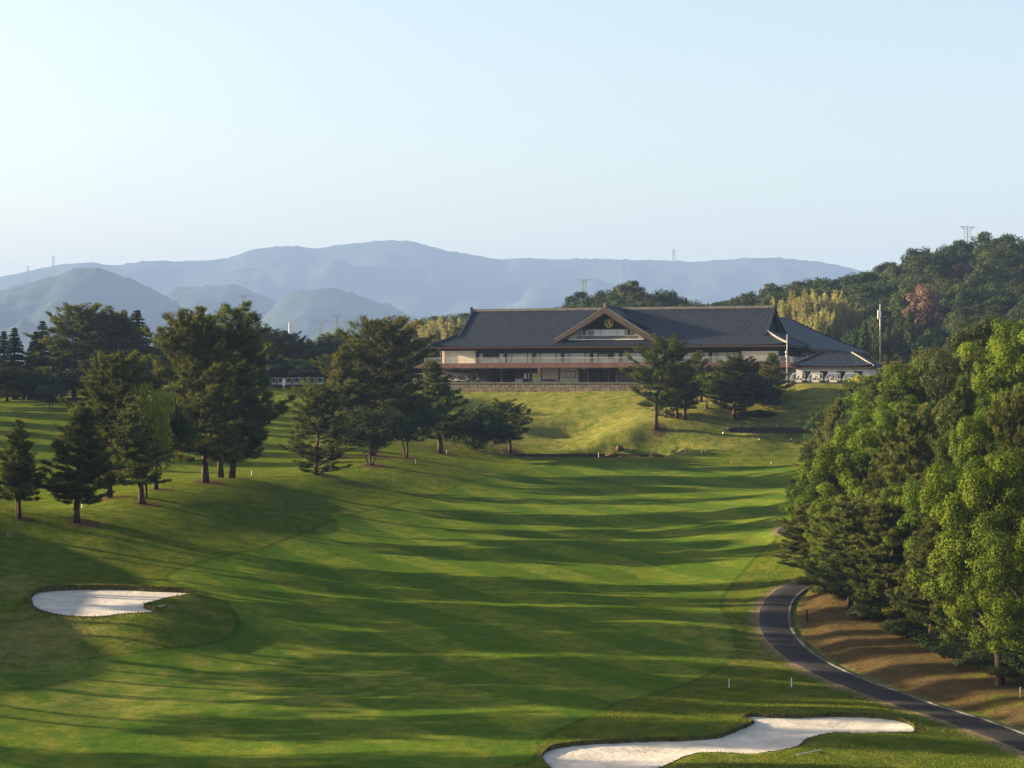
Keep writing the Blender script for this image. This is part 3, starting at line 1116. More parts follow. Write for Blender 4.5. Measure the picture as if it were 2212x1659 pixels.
ridge_mesh('hill', [(180, 740), (280, 690), (345, 640), (370, 626), (420, 622), (470, 616), (500, 610), (530, 614), (560, 630), (600, 650), (640, 690), (700, 740)], 8200, 1700, 1100, M_MT, 180, 31, 20, 40)
ridge_mesh('hill', [(520, 740), (570, 690), (605, 648), (625, 638), (650, 629), (680, 626), (720, 629), (760, 640), (800, 655), (830, 653), (860, 668), (895, 690), (960, 740)], 7600, 1700, 1100, M_MT, 170, 41, 19, 38)
ridge_mesh('hill', [(640, 745), (715, 706), (740, 696), (775, 691), (830, 690), (870, 697), (930, 720), (980, 750)], 5000, 700, 700, M_MT, 28, 51, 12, 24)

# ------------------------------------------------------------------ the air
hz = bpy.data.materials.new('haze')
hz.use_nodes = True
t = hz.node_tree
for n in list(t.nodes):
    if n.type == 'BSDF_PRINCIPLED':
        t.nodes.remove(n)
pv = node(t, 'ShaderNodeVolumePrincipled')
pv.inputs['Color'].default_value = (0.235, 0.36, 0.70, 1)
pv.inputs['Density'].default_value = 0.000092
pv.inputs['Anisotropy'].default_value = 0.0
t.links.new(pv.outputs[0], t.nodes['Material Output'].inputs['Volume'])
hb = MB().box(-9500, 9500, -2000, 15500, -45, 850).build('haze', hz)
tag(hb, 'pale blue morning haze over the valley', 'haze', kind='stuff')
# ------------------------------------------------------------------ clubhouse
M_TILE = mat('roof_tile', (0.024, 0.031, 0.048), 0.5, 0.22, 1.2, 0.012, 6.0, spec=0.5)
M_RIDGE_LIT = mat('sunlit_ridge_tile', (0.23, 0.215, 0.20), 0.6, 0.2, 2.0, 0.02, 6.0)  # pale tone: plaster and sunlit tile edges put into the colour
M_BROWN = mat('brown_timber', (0.085, 0.050, 0.036), 0.65, 0.25, 1.5, 0.01, 8.0, stretch=(1, 1, 4))
M_BARGE = mat('bargeboard_timber', (0.105, 0.078, 0.070), 0.65, 0.15, 1.5, 0.01, 8.0)
M_SOFF = mat('soffit_boards', (0.24, 0.175, 0.135), 0.7, 0.12, 1.0)
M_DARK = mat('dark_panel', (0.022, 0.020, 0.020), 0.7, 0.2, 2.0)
M_CREAM = mat('cream_cladding', (0.92, 0.80, 0.64), 0.75, 0.05, 0.6, spec=0.2)
M_WHITE = mat('white_paint', (0.88, 0.86, 0.83), 0.55, 0.05, 2.0)
M_COPPER = mat('copper_brown_sheet', (0.105, 0.058, 0.052), 0.55, 0.18, 0.8, 0.01, 3.0, stretch=(1, 0.3, 0.3))
M_STONE = mat('rubble_stone', (0.30, 0.25, 0.185), 0.85, 0.22, 1.1, 0.06, 5.0)
M_STONE2 = mat('rubble_stone_dark', (0.22, 0.175, 0.125), 0.85, 0.25, 1.1, 0.06, 5.0)
M_RAIL = mat('rail_paint', (0.60, 0.57, 0.54), 0.6, 0.05, 2.0)
M_CONC = mat('concrete', (0.30, 0.285, 0.26), 0.85, 0.15, 0.8, 0.01, 8.0)
M_GREY = mat('grey_steel', (0.33, 0.33, 0.33), 0.5, 0.1, 3.0, metal=0.2)
M_BLIND = mat('window_blind', (1.12, 1.09, 1.06), 0.8, 0.06, 0.8, stretch=(1, 1, 6))
M_BLIND_SUN = mat('sunlit_window_blind', (1.1, 0.86, 0.70), 0.8, 0.08, 0.8, stretch=(1, 1, 6))  # blind with the warm sunlight on it painted into its colour
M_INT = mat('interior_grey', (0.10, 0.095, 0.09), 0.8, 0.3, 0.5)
M_YEL = mat('yellow_emblem', (1.0, 0.80, 0.10), 0.5, 0.04, 2.0)
M_GABLEW = mat('gable_wall', (1.0, 0.97, 0.92), 0.75, 0.06, 1.0)


def glass_material():
    m = bpy.data.materials.new('window_glass')
    m.use_nodes = True
    t = m.node_tree
    b = t.nodes['Principled BSDF']
    out = t.nodes['Material Output']
    b.inputs['Base Color'].default_value = (0.03, 0.032, 0.035, 1)
    b.inputs['Roughness'].default_value = 0.05
    b.inputs['Specular IOR Level'].default_value = 0.7
    tp = node(t, 'ShaderNodeBsdfTransparent')
    tp.inputs[0].default_value = (0.95, 0.96, 0.96, 1)
    ms = node(t, 'ShaderNodeMixShader')
    ms.inputs[0].default_value = 0.88
    t.links.new(b.outputs[0], ms.inputs[1])
    t.links.new(tp.outputs[0], ms.inputs[2])
    t.links.new(ms.outputs[0], out.inputs[0])
    return m


M_GLASS = glass_material()
club = empty('clubhouse', (A0[0], A0[1], TZ), TH)
tag(club, 'long two-storey clubhouse with dark tiled roof and a round A emblem in the central gable', 'clubhouse')

V0, RUN, ZE, RISE, VR = -1.9, 12.9, 7.8, 8.2, 11.0
GI = 3.3


def rp(d):
    t = d / RUN
    return ZE + RISE * (0.80 * t + 0.20 * t * t)


def rp_inv(z):
    q = (z - ZE) / RISE
    t = (-0.80 + math.sqrt(0.64 + 0.8 * q)) / 0.40
    return t * RUN


RIB, RIBH = 0.52, 0.075


def rib(x):
    f = (x / RIB) % 1.0
    return RIBH if 0.3 < f < 0.7 else (RIBH * 0.55 if 0.15 < f < 0.85 else 0.0)


def upturn(u, u0, u1):
    """eave lifts a little at the corners"""
    e = min(u - u0, u1 - u)
    return 0.38 * max(0.0, 1 - e / 7.0) ** 2


def roof_parts(parent, u0, u1, run, gi, pf, vback, ribs=True, mat_=M_TILE, vfront=V0):
    """front, right, left and back slopes of a hip-and-gable roof in the parent's frame; gi = None gives a full hip"""
    depth = vback - vfront
    NS = 9
    cols = np.arange(u0, u1 + 1e-6, RIB / 4)
    P = []
    for u in cols:
        e = min(u - u0, u1 - u)
        d_top = run if (gi is not None and e >= gi - 1e-6) else min(run, e)
        row = []
        for s in np.linspace(0, 1, NS):
            d = d_top * s
            row.append((u, vfront + d, pf(d) + rib(u) + upturn(u, u0, u1) * (1 - d / run) ** 2))
        P.append(row)
    obs = [MB().grid([list(r) for r in zip(*P)]).build('roof_slope', mat_, parent)]
    # back slope, without ribs (never seen from the fairway)
    P = []
    for u in np.linspace(u0, u1, 60):
        e = min(u - u0, u1 - u)
        d_top = run if (gi is not None and e >= gi - 1e-6) else min(run, e)
        P.append([(u, vback - d_top * s, pf(d_top * s)) for s in np.linspace(0, 1, 5)])
    obs.append(MB().grid(P).build('roof_slope', mat_, parent))
    for side in (0, 1):
        P = []
        for v in np.arange(vfront, vback + 1e-6, RIB / 4):
            e = min(v - vfront, vback - v)
            d_top = min(gi if gi is not None else run, e)
            row = []
            for s in np.linspace(0, 1, 6):
                d = d_top * s
                u = u0 + d if side == 0 else u1 - d
                row.append((u, v, pf(d) + rib(v) + upturn(v, vfront, vback) * (1 - d / run) ** 2))
            P.append(row)
        obs.append(MB().grid(P if side else [list(r) for r in zip(*P)]).build('roof_slope', mat_, parent))
    return obs


UE0, UE1 = -1.9, L + 1.9
GE = GI + 1.9
slopes = roof_parts(club, UE0, UE1, RUN, GE, rp, 2 * VR - V0)
ug0, ug1 = UE0 + GE, UE1 - GE
ZR = rp(RUN)
# ridge, descending ridges and corner ridges
MB().sweep([(ug0 - 0.3, VR, ZR - 0.05), (ug1 + 0.3, VR, ZR - 0.05)], 0.55, 0.55).build('roof_ridge', M_RIDGE_LIT, club)
for u in (ug0 - 0.3, ug1 + 0.3):
    MB().box(u - 0.18, u + 0.18, VR - 0.4, VR + 0.4, ZR - 0.1, ZR + 0.95).build('ridge_end_tile', M_TILE, club)
for u in (ug0, ug1):
    for sgn in (-1, 1):
        pts = [(u, VR + sgn * (RUN - d), rp(d) + 0.02) for d in np.linspace(RUN, GE - 1.6, 9)]
        MB().sweep(pts, 0.5, 0.38).build('descending_ridge', M_TILE, club)
for u0_, du in ((UE0, 1), (UE1, -1)):
    for v0_, dv in ((V0, 1), (2 * VR - V0, -1)):
        pts = [(u0_ + du * d, v0_ + dv * d, rp(d) + 0.38 * (1 - d / 7.0) ** 2 * (1 - d / RUN) ** 2 + 0.03) for d in np.linspace(-0.1, GE, 8)]
        MB().sweep(pts, 0.42, 0.36).build('corner_ridge', M_RIDGE_LIT if du < 0 else M_TILE, club)  # right corners get the painted sunlit tone, left ones plain tile
# gable ends with barge boards
for u, s in ((ug0, 1), (ug1, -1)):
    zb = rp(GE)
    hw = RUN - GE
    MB().prism([(VR - hw, zb - 0.3), (VR + hw, zb - 0.3), (VR, ZR - 0.25)], 'x', u + s * 0.75, u + s * 0.95).build('gable_wall', M_DARK, club)
    for sg in (-1, 1):
        pts = [(u + s * 0.12, VR + sg * (RUN - d), rp(d) - 0.75) for d in np.linspace(RUN, GE, 8)]
        MB().sweep(pts, 0.22, 0.6).build('bargeboard', M_BROWN, club)
# fascia and soffit
vb = 2 * VR - V0
mb = MB()
mb.box(UE0 + 0.1, UE1 - 0.1, V0 + 0.06, V0 + 0.2, ZE - 0.42, ZE - 0.02)
mb.box(UE0 + 0.1, UE1 - 0.1, vb - 0.2, vb - 0.06, ZE - 0.42, ZE - 0.02)
mb.box(UE0 + 0.06, UE0 + 0.2, V0 + 0.21, vb - 0.21, ZE - 0.42, ZE - 0.02)
mb.box(UE1 - 0.2, UE1 - 0.06, V0 + 0.21, vb - 0.21, ZE - 0.42, ZE - 0.02)
mb.build('fascia', M_BROWN, club)
MB().box(UE0 + 0.21, UE1 - 0.21, V0 + 0.21, vb - 0.21, ZE - 0.34, ZE - 0.26).build('soffit', M_SOFF, club)

# --- upper storey
ZD = 4.15
cols_u = [0.0, 8.35]
for k in range(9):
    cols_u.append(8.35 + (L - 16.7) / 9 * (k + 1))
cols_u.append(L)
for k, u in enumerate(cols_u):
    MB().tube([(u, -0.25, ZD), (u, -0.25, ZE - 0.27)], 0.27 if 0 < k < 11 else 0.2, 10).build('upper_column', M_BROWN, club, smooth=True)
MB().box(-0.1, L + 0.1, -0.12, 0.34, ZE - 0.85, ZE - 0.36).build('eave_beam', M_BROWN, club)
# clad end bays: boards
for (a, b_) in ((0.25, 8.1), (L - 8.1, L - 0.25)):
    right = a > 10
    top = ZE - 1.25 if right else ZE - 0.85
    nb = 5
    for k in range(nb):
        z0 = ZD + 0.02 + (top - ZD) * k / nb
        z1 = ZD + (top - ZD) * (k + 1) / nb - 0.015
        MB().box(a, b_, 0.03 + 0.002 * (k % 2), 0.3, z0, z1).build('cladding_board', M_CREAM, club)
    if right:
        for k in range(5):
            a0 = a + (b_ - a) * k / 5 + 0.06
            w_ = MB().box(a0, a0 + (b_ - a) / 5 - 0.12, 0.16, 0.2, top + 0.03, ZE - 0.88).build('transom_window', M_GLASS, club)
        MB().box(a, b_, 0.31, 0.36, top, ZE - 0.86).build('transom_backing', M_INT, club)
# glazed bays
for k in range(1, 10):
    a, b_ = cols_u[k] + 0.3, cols_u[k + 1] - 0.3
    zt = ZE - 0.87
    zm = zt - 0.62
    fr = MB()
    fr.box(a, b_, 0.10, 0.20, zm - 0.05, zm + 0.05)
    fr.box(a, b_, 0.10, 0.20, zt - 0.06, zt)
    fr.box(a, b_, 0.10, 0.20, ZD, ZD + 0.08)
    us = [a, a + (b_ - a) * 0.2, b_ - (b_ - a) * 0.2, b_]
    for u in us:
        fr.box(u - 0.045, u + 0.045, 0.095, 0.205, ZD + 0.08, zm - 0.05)
    for j in range(6):
        u = a + (b_ - a) * j / 5
        fr.box(u - 0.035, u + 0.035, 0.095, 0.205, zm + 0.05, zt - 0.06)
    wnd = fr.build('window', M_BROWN, club)
    for j in range(3):
        MB().box(us[j] + 0.05, us[j + 1] - 0.05, 0.145, 0.16, ZD + 0.09, zm - 0.06).build('pane', M_GLASS, wnd)
    for j in range(5):
        u = a + (b_ - a) * j / 5
        MB().box(u + 0.04, u + (b_ - a) / 5 - 0.04, 0.145, 0.16, zm + 0.06, zt - 0.07).build('transom_pane', M_GLASS, wnd)
    MB().box(a + 0.05, b_ - 0.05, 0.205, 0.235, ZD + 0.05, ZD + 0.95).build('spandrel_panel', M_WHITE, wnd)
    # blinds inside; the first bay's room stands open and dark
    mb_ = M_BLIND_SUN if k in (9,) else M_BLIND  # last glazed bay: low sun on the blinds painted as colour
    if k == 1:
        MB().box(a + 0.1, a + 0.9, 0.24, 0.27, ZD + 0.1, zm).build('blind', M_BLIND, wnd)
        MB().box(b_ - 1.3, b_ - 0.05, 0.24, 0.27, ZD + 0.1, zm).build('blind', M_BLIND, wnd)
    elif k == 5:
        MB().box(a + 0.05, a + 1.0, 0.24, 0.27, ZD + 0.1, zm).build('blind', M_BLIND, wnd)
        for q in range(8):
            u = a + 1.1 + q * 0.28
            MB().box(u, u + 0.2, 0.26 + 0.05 * (q % 2), 0.3 + 0.05 * (q % 2), ZD + 0.1, zm - 0.3).build('curtain', M_WHITE, wnd)
        MB().box(b_ - 1.3, b_ - 0.05, 0.24, 0.27, ZD + 0.1, zm).build('blind', M_BLIND, wnd)
    else:
        for j in range(3):
            MB().box(us[j] + 0.06, us[j + 1] - 0.06, 0.24 + 0.01 * j, 0.27 + 0.01 * j, ZD + 0.1, zm - 0.02).build('blind', mb_, wnd)
# body of the upper storey and right side wall
MB().box(0.3, L - 0.3, 2.4, 2 * VR - 0.3, ZD, ZE - 0.36).build('upper_room_wall', M_INT, club)
MB().box(0.02, 0.3, 0.36, 2 * VR, ZD, ZE - 0.36).build('side_wall', M_CREAM, club)
sw = [0.5, 4.6, 7.4, 10.2, 13.0, 15.8, 18.5, 21.6]
for j in range(len(sw) - 1):
    a, b_ = sw[j], sw[j + 1]
    MB().box(L - 0.12, L + 0.08, a - 0.16, a + 0.16, ZD, ZE - 0.36).build('side_post', M_BROWN, club)
    wnd = MB().box(L - 0.08, L + 0.02, a + 0.16, b_ - 0.16, ZE - 1.5, ZE - 1.38).build('side_window', M_BROWN, club)
    MB().box(L - 0.05, L - 0.035, a + 0.17, b_ - 0.17, ZD + 0.1, ZE - 1.5).build('pane', M_GLASS, wnd)
    MB().box(L - 0.05, L - 0.035, a + 0.17, b_ - 0.17, ZE - 1.37, ZE - 0.5).build('pane', M_GLASS, wnd)
    MB().box(L - 0.4, L - 0.36, a + 0.17, b_ - 0.17, ZD + 0.1, ZE - 0.5).build('blind', M_WHITE, wnd)
# balcony slab and rail
MB().box(-3.4, L + 3.0, -2.2, 0.0, ZD - 0.2, ZD - 0.02).build('balcony_floor', M_CONC, club)
MB().box(L + 0.1, L + 3.0, 0.001, 20, ZD - 0.2, ZD - 0.02).build('balcony_floor', M_CONC, club)
RV = -2.05
posts = np.linspace(-3.2, L + 2.8, 36)
for u in posts:
    MB().box(u - 0.035, u + 0.035, RV - 0.05, RV + 0.05, ZD - 0.55, ZD + 1.12).build('rail_post', M_RAIL, club)
MB().box(-3.3, L + 2.9, RV - 0.035, RV + 0.035, ZD + 1.12, ZD + 1.19).build('top_rail', M_RAIL, club)
MB().box(-3.3, L + 2.9, RV - 0.02, RV + 0.02, ZD + 0.10, ZD + 0.14).build('bottom_rail', M_RAIL, club)
mb = MB()
for u in np.arange(-3.1, L + 2.8, 0.21):
    mb.box(u - 0.016, u + 0.016, RV - 0.015, RV + 0.015, ZD + 0.14, ZD + 1.12)
tag(mb.build('balusters', M_RAIL, club), kind='stuff')
MB().box(L + 2.83, L + 2.9, RV + 0.04, 18, ZD + 1.12, ZD + 1.19).build('top_rail', M_RAIL, club)
mb = MB()
for v in np.arange(-1.8, 18, 0.28):
    mb.box(L + 2.85, L + 2.88, v - 0.016, v + 0.016, ZD, ZD + 1.12)
tag(mb.build('balusters', M_RAIL, club), kind='stuff')
# copper pent roof under the balcony
PU0, PU1, PV = -5.2, L + 4.6, -3.9
hip = [(-3.4, -2.2, ZD - 0.02), (L + 3.0, -2.2, ZD - 0.02)]
for nm, poly in (('pent_roof', [(-3.4, -2.2, ZD - 0.03), (L + 3.0, -2.2, ZD - 0.03), (PU1, PV, ZD - 1.0), (PU0, PV, ZD - 1.0)]),
                 ('pent_roof', [(-3.4, 20, ZD - 0.03), (-3.4, -2.2, ZD - 0.03), (PU0, PV, ZD - 1.0), (PU0, 20, ZD - 1.0)]),
                 ('pent_roof', [(L + 3.0, -2.2, ZD - 0.03), (L + 3.0, 20, ZD - 0.03), (PU1, 20, ZD - 1.0), (PU1, PV, ZD - 1.0)])):
    a, b_, c, d = [np.array(p) for p in poly]
    P = []
    for s in np.linspace(0, 1, 6):
        bow = 0.16 * math.sin(math.pi * s)
        l_, r_ = a + (d - a) * s, b_ + (c - b_) * s
        P.append([tuple(l_ + (r_ - l_) * q + np.array((0, 0, bow))) for q in np.linspace(0, 1, 30)])
    MB().grid(P).build(nm, M_COPPER, club, smooth=True)
mb = MB()
mb.box(PU0, PU1, PV - 0.02, PV + 0.12, ZD - 1.16, ZD - 0.99)
mb.box(PU0, PU0 + 0.14, PV + 0.121, 20, ZD - 1.16, ZD - 0.99)
mb.box(PU1 - 0.14, PU1, PV + 0.121, 20, ZD - 1.16, ZD - 0.99)
mb.build('pent_fascia', M_BROWN, club)
MB().box(PU0 + 0.15, PU1 - 0.15, PV + 0.13, 2.0, ZD - 1.14, ZD - 1.08).build('porch_ceiling', M_SOFF, club)
# --- ground storey
ZC = ZD - 1.15
for k, u in enumerate(cols_u):
    MB().box(u - 0.2, u + 0.2, -2.6, -2.2, 0, ZC).build('porch_column', M_BROWN, club)
for u in (24.0, 32.6, 39.2, 46.0, 58.0):
    MB().box(u - 0.12, u + 0.12, -2.5, -2.26, 0, ZC).build('porch_post', M_BROWN, club)
GV = 2.1
zc = ZC + 0.05


def gwall(a, b_, m, z0=0.0, z1=None, v=GV, n='ground_wall'):
    return MB().box(a, b_, v, v + 0.25, z0, zc if z1 is None else z1).build(n, m, club)


# open cart hall on the left: deep floor, dark back wall, shelves
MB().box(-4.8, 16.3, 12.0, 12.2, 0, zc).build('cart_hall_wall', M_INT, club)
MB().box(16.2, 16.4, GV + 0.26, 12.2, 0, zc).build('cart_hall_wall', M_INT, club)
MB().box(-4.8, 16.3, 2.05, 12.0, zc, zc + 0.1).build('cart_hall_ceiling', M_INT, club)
for k in range(4):
    MB().box(-2 + k * 4.6, 0.6 + k * 4.6, 4.0, 4.25, zc - 0.18, zc - 0.06).build('ceiling_light', M_WHITE, club)
for k in range(3):
    MB().box(10.4, 15.4, 11.2, 11.9, 0.5 + 0.55 * k, 0.62 + 0.55 * k).build('shelf', M_GREY, club)
# glazed office bay
gwall(16.4, 21.6, M_BROWN, 2.15)
gwall(16.4, 18.2, M_WHITE, 0, 0.75)
w_ = gwall(16.4, 18.2, M_BROWN, 1.98, 2.149, GV, 'office_window')
MB().box(16.5, 18.1, GV + 0.1, GV + 0.12, 0.76, 1.97).build('pane', M_GLASS, w_)
d_o = MB().box(18.25, 20.4, GV + 0.02, GV + 0.1, 0, 2.14).build('double_door', M_BROWN, club)
for k in range(2):
    MB().box(18.45 + k * 1.02, 19.15 + k * 1.02, GV - 0.01, GV + 0.019, 0.75, 1.95).build('door_pane', M_BLIND, d_o)
gwall(20.45, 22.0, M_WHITE, 0, 0.7)
w_ = gwall(20.45, 22.0, M_BROWN, 2.0, 2.149, GV, 'office_window')
MB().box(20.5, 21.95, GV + 0.1, GV + 0.12, 0.71, 1.99).build('pane', M_GLASS, w_)
# cream bay with a window
gwall(22.3, 31.0, M_CREAM)
w_ = MB().box(27.2, 30.4, GV - 0.05, GV + 0.02, 0.95, 2.35).build('lattice_window', M_BROWN, club)
for k in range(3):
    MB().box(27.3 + k * 1.03, 28.22 + k * 1.03, GV - 0.07, GV - 0.051, 1.05, 2.25).build('pane', M_WHITE, w_)
MB().box(23.0, 26.0, 1.3, 1.9, 0.35, 0.6).build('bench', M_BROWN, club)
# entrance glazing
for k in range(5):
    a = 31.4 + k * 1.5
    MB().box(a, a + 0.12, GV - 0.05, GV + 0.1, 0, zc).build('entrance_mullion', M_BROWN, club)
    MB().box(a + 0.13, a + 1.49, GV, GV + 0.02, 0.05, zc - 0.3).build('entrance_pane', M_GLASS, club)
MB().box(31.4, 39.2, 6.0, 6.2, 0, zc).build('lobby_wall', M_INT, club)
# stone-faced bay and the rest of the front
gwall(39.3, 46.6, M_STONE2, n='stone_wall')
for k in range(6):
    a = 46.8 + k * 4.8
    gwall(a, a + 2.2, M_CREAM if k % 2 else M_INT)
    w_ = MB().box(a + 2.25, a + 4.7, GV, GV + 0.08, 2.3, 2.45).build('ground_window', M_BROWN, club)
    MB().box(a + 2.3, a + 4.65, GV + 0.03, GV + 0.05, 0.1, 2.29).build('pane', M_GLASS, w_)
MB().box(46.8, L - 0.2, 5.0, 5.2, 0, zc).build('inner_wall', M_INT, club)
MB().box(16.6, L - 0.2, 2 * VR - 0.5, 2 * VR - 0.3, 0, zc).build('back_wall', M_CREAM, club)
MB().box(L - 0.3, L - 0.05, GV + 0.3, 2 * VR - 0.3, 0, zc).build('right_wall', M_CREAM, club)

# --- central gable
GC, GH, GZ0, GZ1 = L / 2, 11.5, 9.15, ZR + 0.15
GF = -0.7


def gp(s):
    return GZ1 - (GZ1 - GZ0) * (1.10 * s - 0.10 * s * s)


for sg in (-1, 1):
    P = []
    for s in np.linspace(0, 1, 14):
        z = gp(s)
        vend = V0 + rp_inv(min(z, ZR - 0.02)) + 0.5
        row = []
        for v in np.arange(GF, V0 + RUN + 0.6, RIB / 4):
            vv = min(v, vend)
            row.append((GC + sg * GH * s, vv, z + rib(v) * 0.9))
        P.append(row)
    MB().grid(P if sg < 0 else [r[::-1] for r in P]).build('gable_roof_slope', M_TILE, club)
    pts = [(GC + sg * GH * s, GF - 0.13, gp(s) - 1.12 + 0.25 * s) for s in np.linspace(0.0, 1.0, 12)]
    # tapered barge board
    P2, mbb = [], MB()
    for s in np.linspace(0, 1.0, 12):
        u = GC + sg * GH * s
        top, bot = gp(s) + 0.02, gp(s) - 1.25 + 0.45 * s
        P2.append((u, top, bot))
    for (ua, ta, ba), (ub, tb, bb) in zip(P2[:-1], P2[1:]):
        V8 = [(ua, GF - 0.25, ba), (ub, GF - 0.25, bb), (ub, GF + 0.02, bb), (ua, GF + 0.02, ba), (ua, GF - 0.25, ta), (ub, GF - 0.25, tb), (ub, GF + 0.02, tb), (ua, GF + 0.02, ta)]
        mbb.hexa(V8)
    mbb.build('gable_bargeboard', M_BARGE, club)
    mbi = MB()
    for (ua, ta, ba), (ub, tb, bb) in zip(P2[:-1], P2[1:]):
        mbi.hexa([(ua, GF - 0.02, ba - 0.32), (ub, GF - 0.02, bb - 0.32), (ub, GF + 0.25, bb - 0.32), (ua, GF + 0.25, ba - 0.32), (ua, GF - 0.02, ba + 0.1), (ub, GF - 0.02, bb + 0.1), (ub, GF + 0.25, bb + 0.1), (ua, GF + 0.25, ba + 0.1)])
    mbi.build('inner_bargeboard', M_BROWN, club)
    MB().sweep([(GC + sg * GH * s, GF - 0.12, gp(s) + 0.03) for s in np.linspace(0, 1.0, 12)], 0.3, 0.17).build('sunlit_verge_tile', M_RIDGE_LIT, club)  # pale strip paints the sunlit upper edge above the bargeboard
    # underside
    P = [[(GC + sg * GH * s, v, gp(s) - 0.22) for v in (GF + 0.03, 3.2)] for s in np.linspace(0, 0.93, 8)]
    MB().grid(P).build('gable_soffit', M_BROWN, club)
MB().sweep([(GC, GF - 0.3, GZ1 + 0.02), (GC, VR, GZ1 + 0.02)], 0.5, 0.4).build('gable_ridge', M_TILE, club)
MB().prism([(GC - 0.42, GZ1 - 0.1), (GC + 0.42, GZ1 - 0.1), (GC + 0.3, GZ1 + 0.75), (GC, GZ1 + 0.95), (GC - 0.3, GZ1 + 0.75)], 'y', GF - 0.42, GF - 0.28).build('ridge_end_tile', M_RIDGE_LIT, club)
GW = 2.2
MB().prism([(GC - 9.6, 11.35), (GC + 9.6, 11.35), (GC + 1.0, gp(0.09) - 0.3), (GC - 1.0, gp(0.09) - 0.3)], 'y', GW, GW + 0.2).build('gable_panel', M_DARK, club)
MB().prism([(GC - 10.2, 9.2), (GC + 10.2, 9.2), (GC + 7.2, 11.34), (GC - 7.2, 11.34)], 'y', GW + 0.02, GW + 0.2).build('gable_room_wall', M_GABLEW, club)
MB().box(GC - 7.6, GC + 7.6, GW - 0.06, GW, 11.28, 11.42).build('lintel', M_WHITE, club)
gx = [-6.4, -4.4, -3.5, -1.9, 1.9, 3.6, 5.6, 6.4]
for j in range(len(gx) - 1):
    dark = j in (1, 5)
    f_ = MB().box(GC + gx[j] - 0.04, GC + gx[j] + 0.04, GW - 0.05, GW + 0.01, 9.3, 11.27).build('gable_window', M_BROWN, club)
    MB().box(GC + gx[j] + 0.05, GC + gx[j + 1] - 0.05, GW - 0.02, GW + 0.0, 9.3, 11.26).build('pane', M_GLASS if dark else (M_BLIND if j != 3 else M_GABLEW), f_)
MB().box(GC - 8.4, GC + 8.4, 0.05, 2.8, 9.12, 9.28).build('gable_balcony_floor', M_WHITE, club)
MB().box(GC - 8.2, GC + 8.2, 0.12, 0.18, 10.02, 10.08).build('gable_rail', M_WHITE, club)
mb = MB()
for u in np.arange(GC - 8.1, GC + 8.1, 0.22):
    mb.box(u - 0.014, u + 0.014, 0.13, 0.17, 9.28, 10.02)
tag(mb.build('gable_balusters', M_WHITE, club), kind='stuff')
for u in (GC - 5.0, GC + 5.0):
    MB().tube([(u, 0.45, 9.2), (u, 0.45, gp(0.44) - 0.25)], 0.28, 10).build('gable_column', M_BARGE, club, smooth=True)
# white triangles beside the windows
for sg in (-1, 1):
    MB().prism([(GC + sg * 6.9, 9.3), (GC + sg * 9.9, 9.3), (GC + sg * 6.9, 11.1)][::sg], 'y', 0.9, 1.0).build('plaster_triangle', M_CREAM, club)
# round emblem: double open ring round a letter A
EM = (GC + 0.05, GW - 0.12, 12.75)


def ring_arc(r0, r1, a0, a1, n=56):
    mb = MB()
    P = []
    for a in np.linspace(a0, a1, n):
        c, s = math.cos(a), math.sin(a)
        P.append([(EM[0] + r1 * c, EM[1], EM[2] + r1 * s), (EM[0] + r0 * c, EM[1], EM[2] + r0 * s), (EM[0] + r0 * c, EM[1] + 0.1, EM[2] + r0 * s), (EM[0] + r1 * c, EM[1] + 0.1, EM[2] + r1 * s), (EM[0] + r1 * c, EM[1], EM[2] + r1 * s)])
    return mb.grid(P)


em = ring_arc(0.86, 0.97, 0.06, 2 * math.pi - 0.02).build('emblem', M_YEL, club)
ring_arc(0.68, 0.79, 0.22, 2 * math.pi - 0.16).build('emblem_inner_ring', M_YEL, em)
la = MB()


def lp(poly):
    la.prism([(EM[0] + x, EM[2] + z) for x, z in poly], 'y', EM[1] - 0.01, EM[1] + 0.1)


lp([(-0.20, 0.62), (0.28, 0.62), (0.52, -0.46), (0.13, -0.46), (-0.04, 0.42)])
lp([(-0.20, 0.62), (-0.04, 0.42), (-0.30, -0.46), (-0.44, -0.46)])
lp([(-0.27, -0.10), (0.10, -0.10), (0.11, -0.22), (-0.31, -0.22)])
lp([(-0.52, -0.46), (-0.22, -0.46), (-0.22, -0.55), (-0.52, -0.55)])
lp([(0.02, -0.46), (0.60, -0.46), (0.60, -0.55), (0.02, -0.55)])
la.build('letter_a', M_YEL, em)

# --- rear wing
wing = empty('clubhouse_wing', (*uv(0, 0), TZ), TH)
tag(wing, 'rear wing of the clubhouse with a long sloping blue-grey roof behind the cart shed', 'building')
WU0, WU1, WV0, WV1 = 44.0, 78.6, 19.5, 103.0
wrun = (WU1 - WU0) / 2


def wp(d):
    t = d / wrun
    return ZE - 0.5 + 8.2 * (0.82 * t + 0.18 * t * t)


P = []
for v in np.arange(WV0, WV1 + 1e-6, RIB / 3):
    e = min(WV1 - v, 1e9)
    dt = min(wrun, e)
    P.append([(WU1 - dt * s, v, wp(dt * s) + rib(v)) for s in np.linspace(0, 1, 8)])
MB().grid(P).build('roof_slope', M_TILE, wing)
P = []
for v in np.linspace(WV0, WV1, 40):
    dt = min(wrun, WV1 - v)
    P.append([(WU0 + dt * s, v, wp(dt * s)) for s in np.linspace(0, 1, 5)])
MB().grid(P).build('roof_slope', M_TILE, wing)
P = []
for u in np.linspace(WU0, WU1, 30):
    dt = min(u - WU0, WU1 - u)
    P.append([(u, WV1 - dt * s, wp(dt * s)) for s in np.linspace(0, 1, 5)])
MB().grid(P).build('roof_slope', M_TILE, wing)
MB().prism([(WU0, wp(0)), (WU1, wp(0)), ((WU0 + WU1) / 2, wp(wrun) - 0.1)], 'y', WV0 + 1.0, WV0 + 1.2).build('gable_wall', M_DARK, wing)
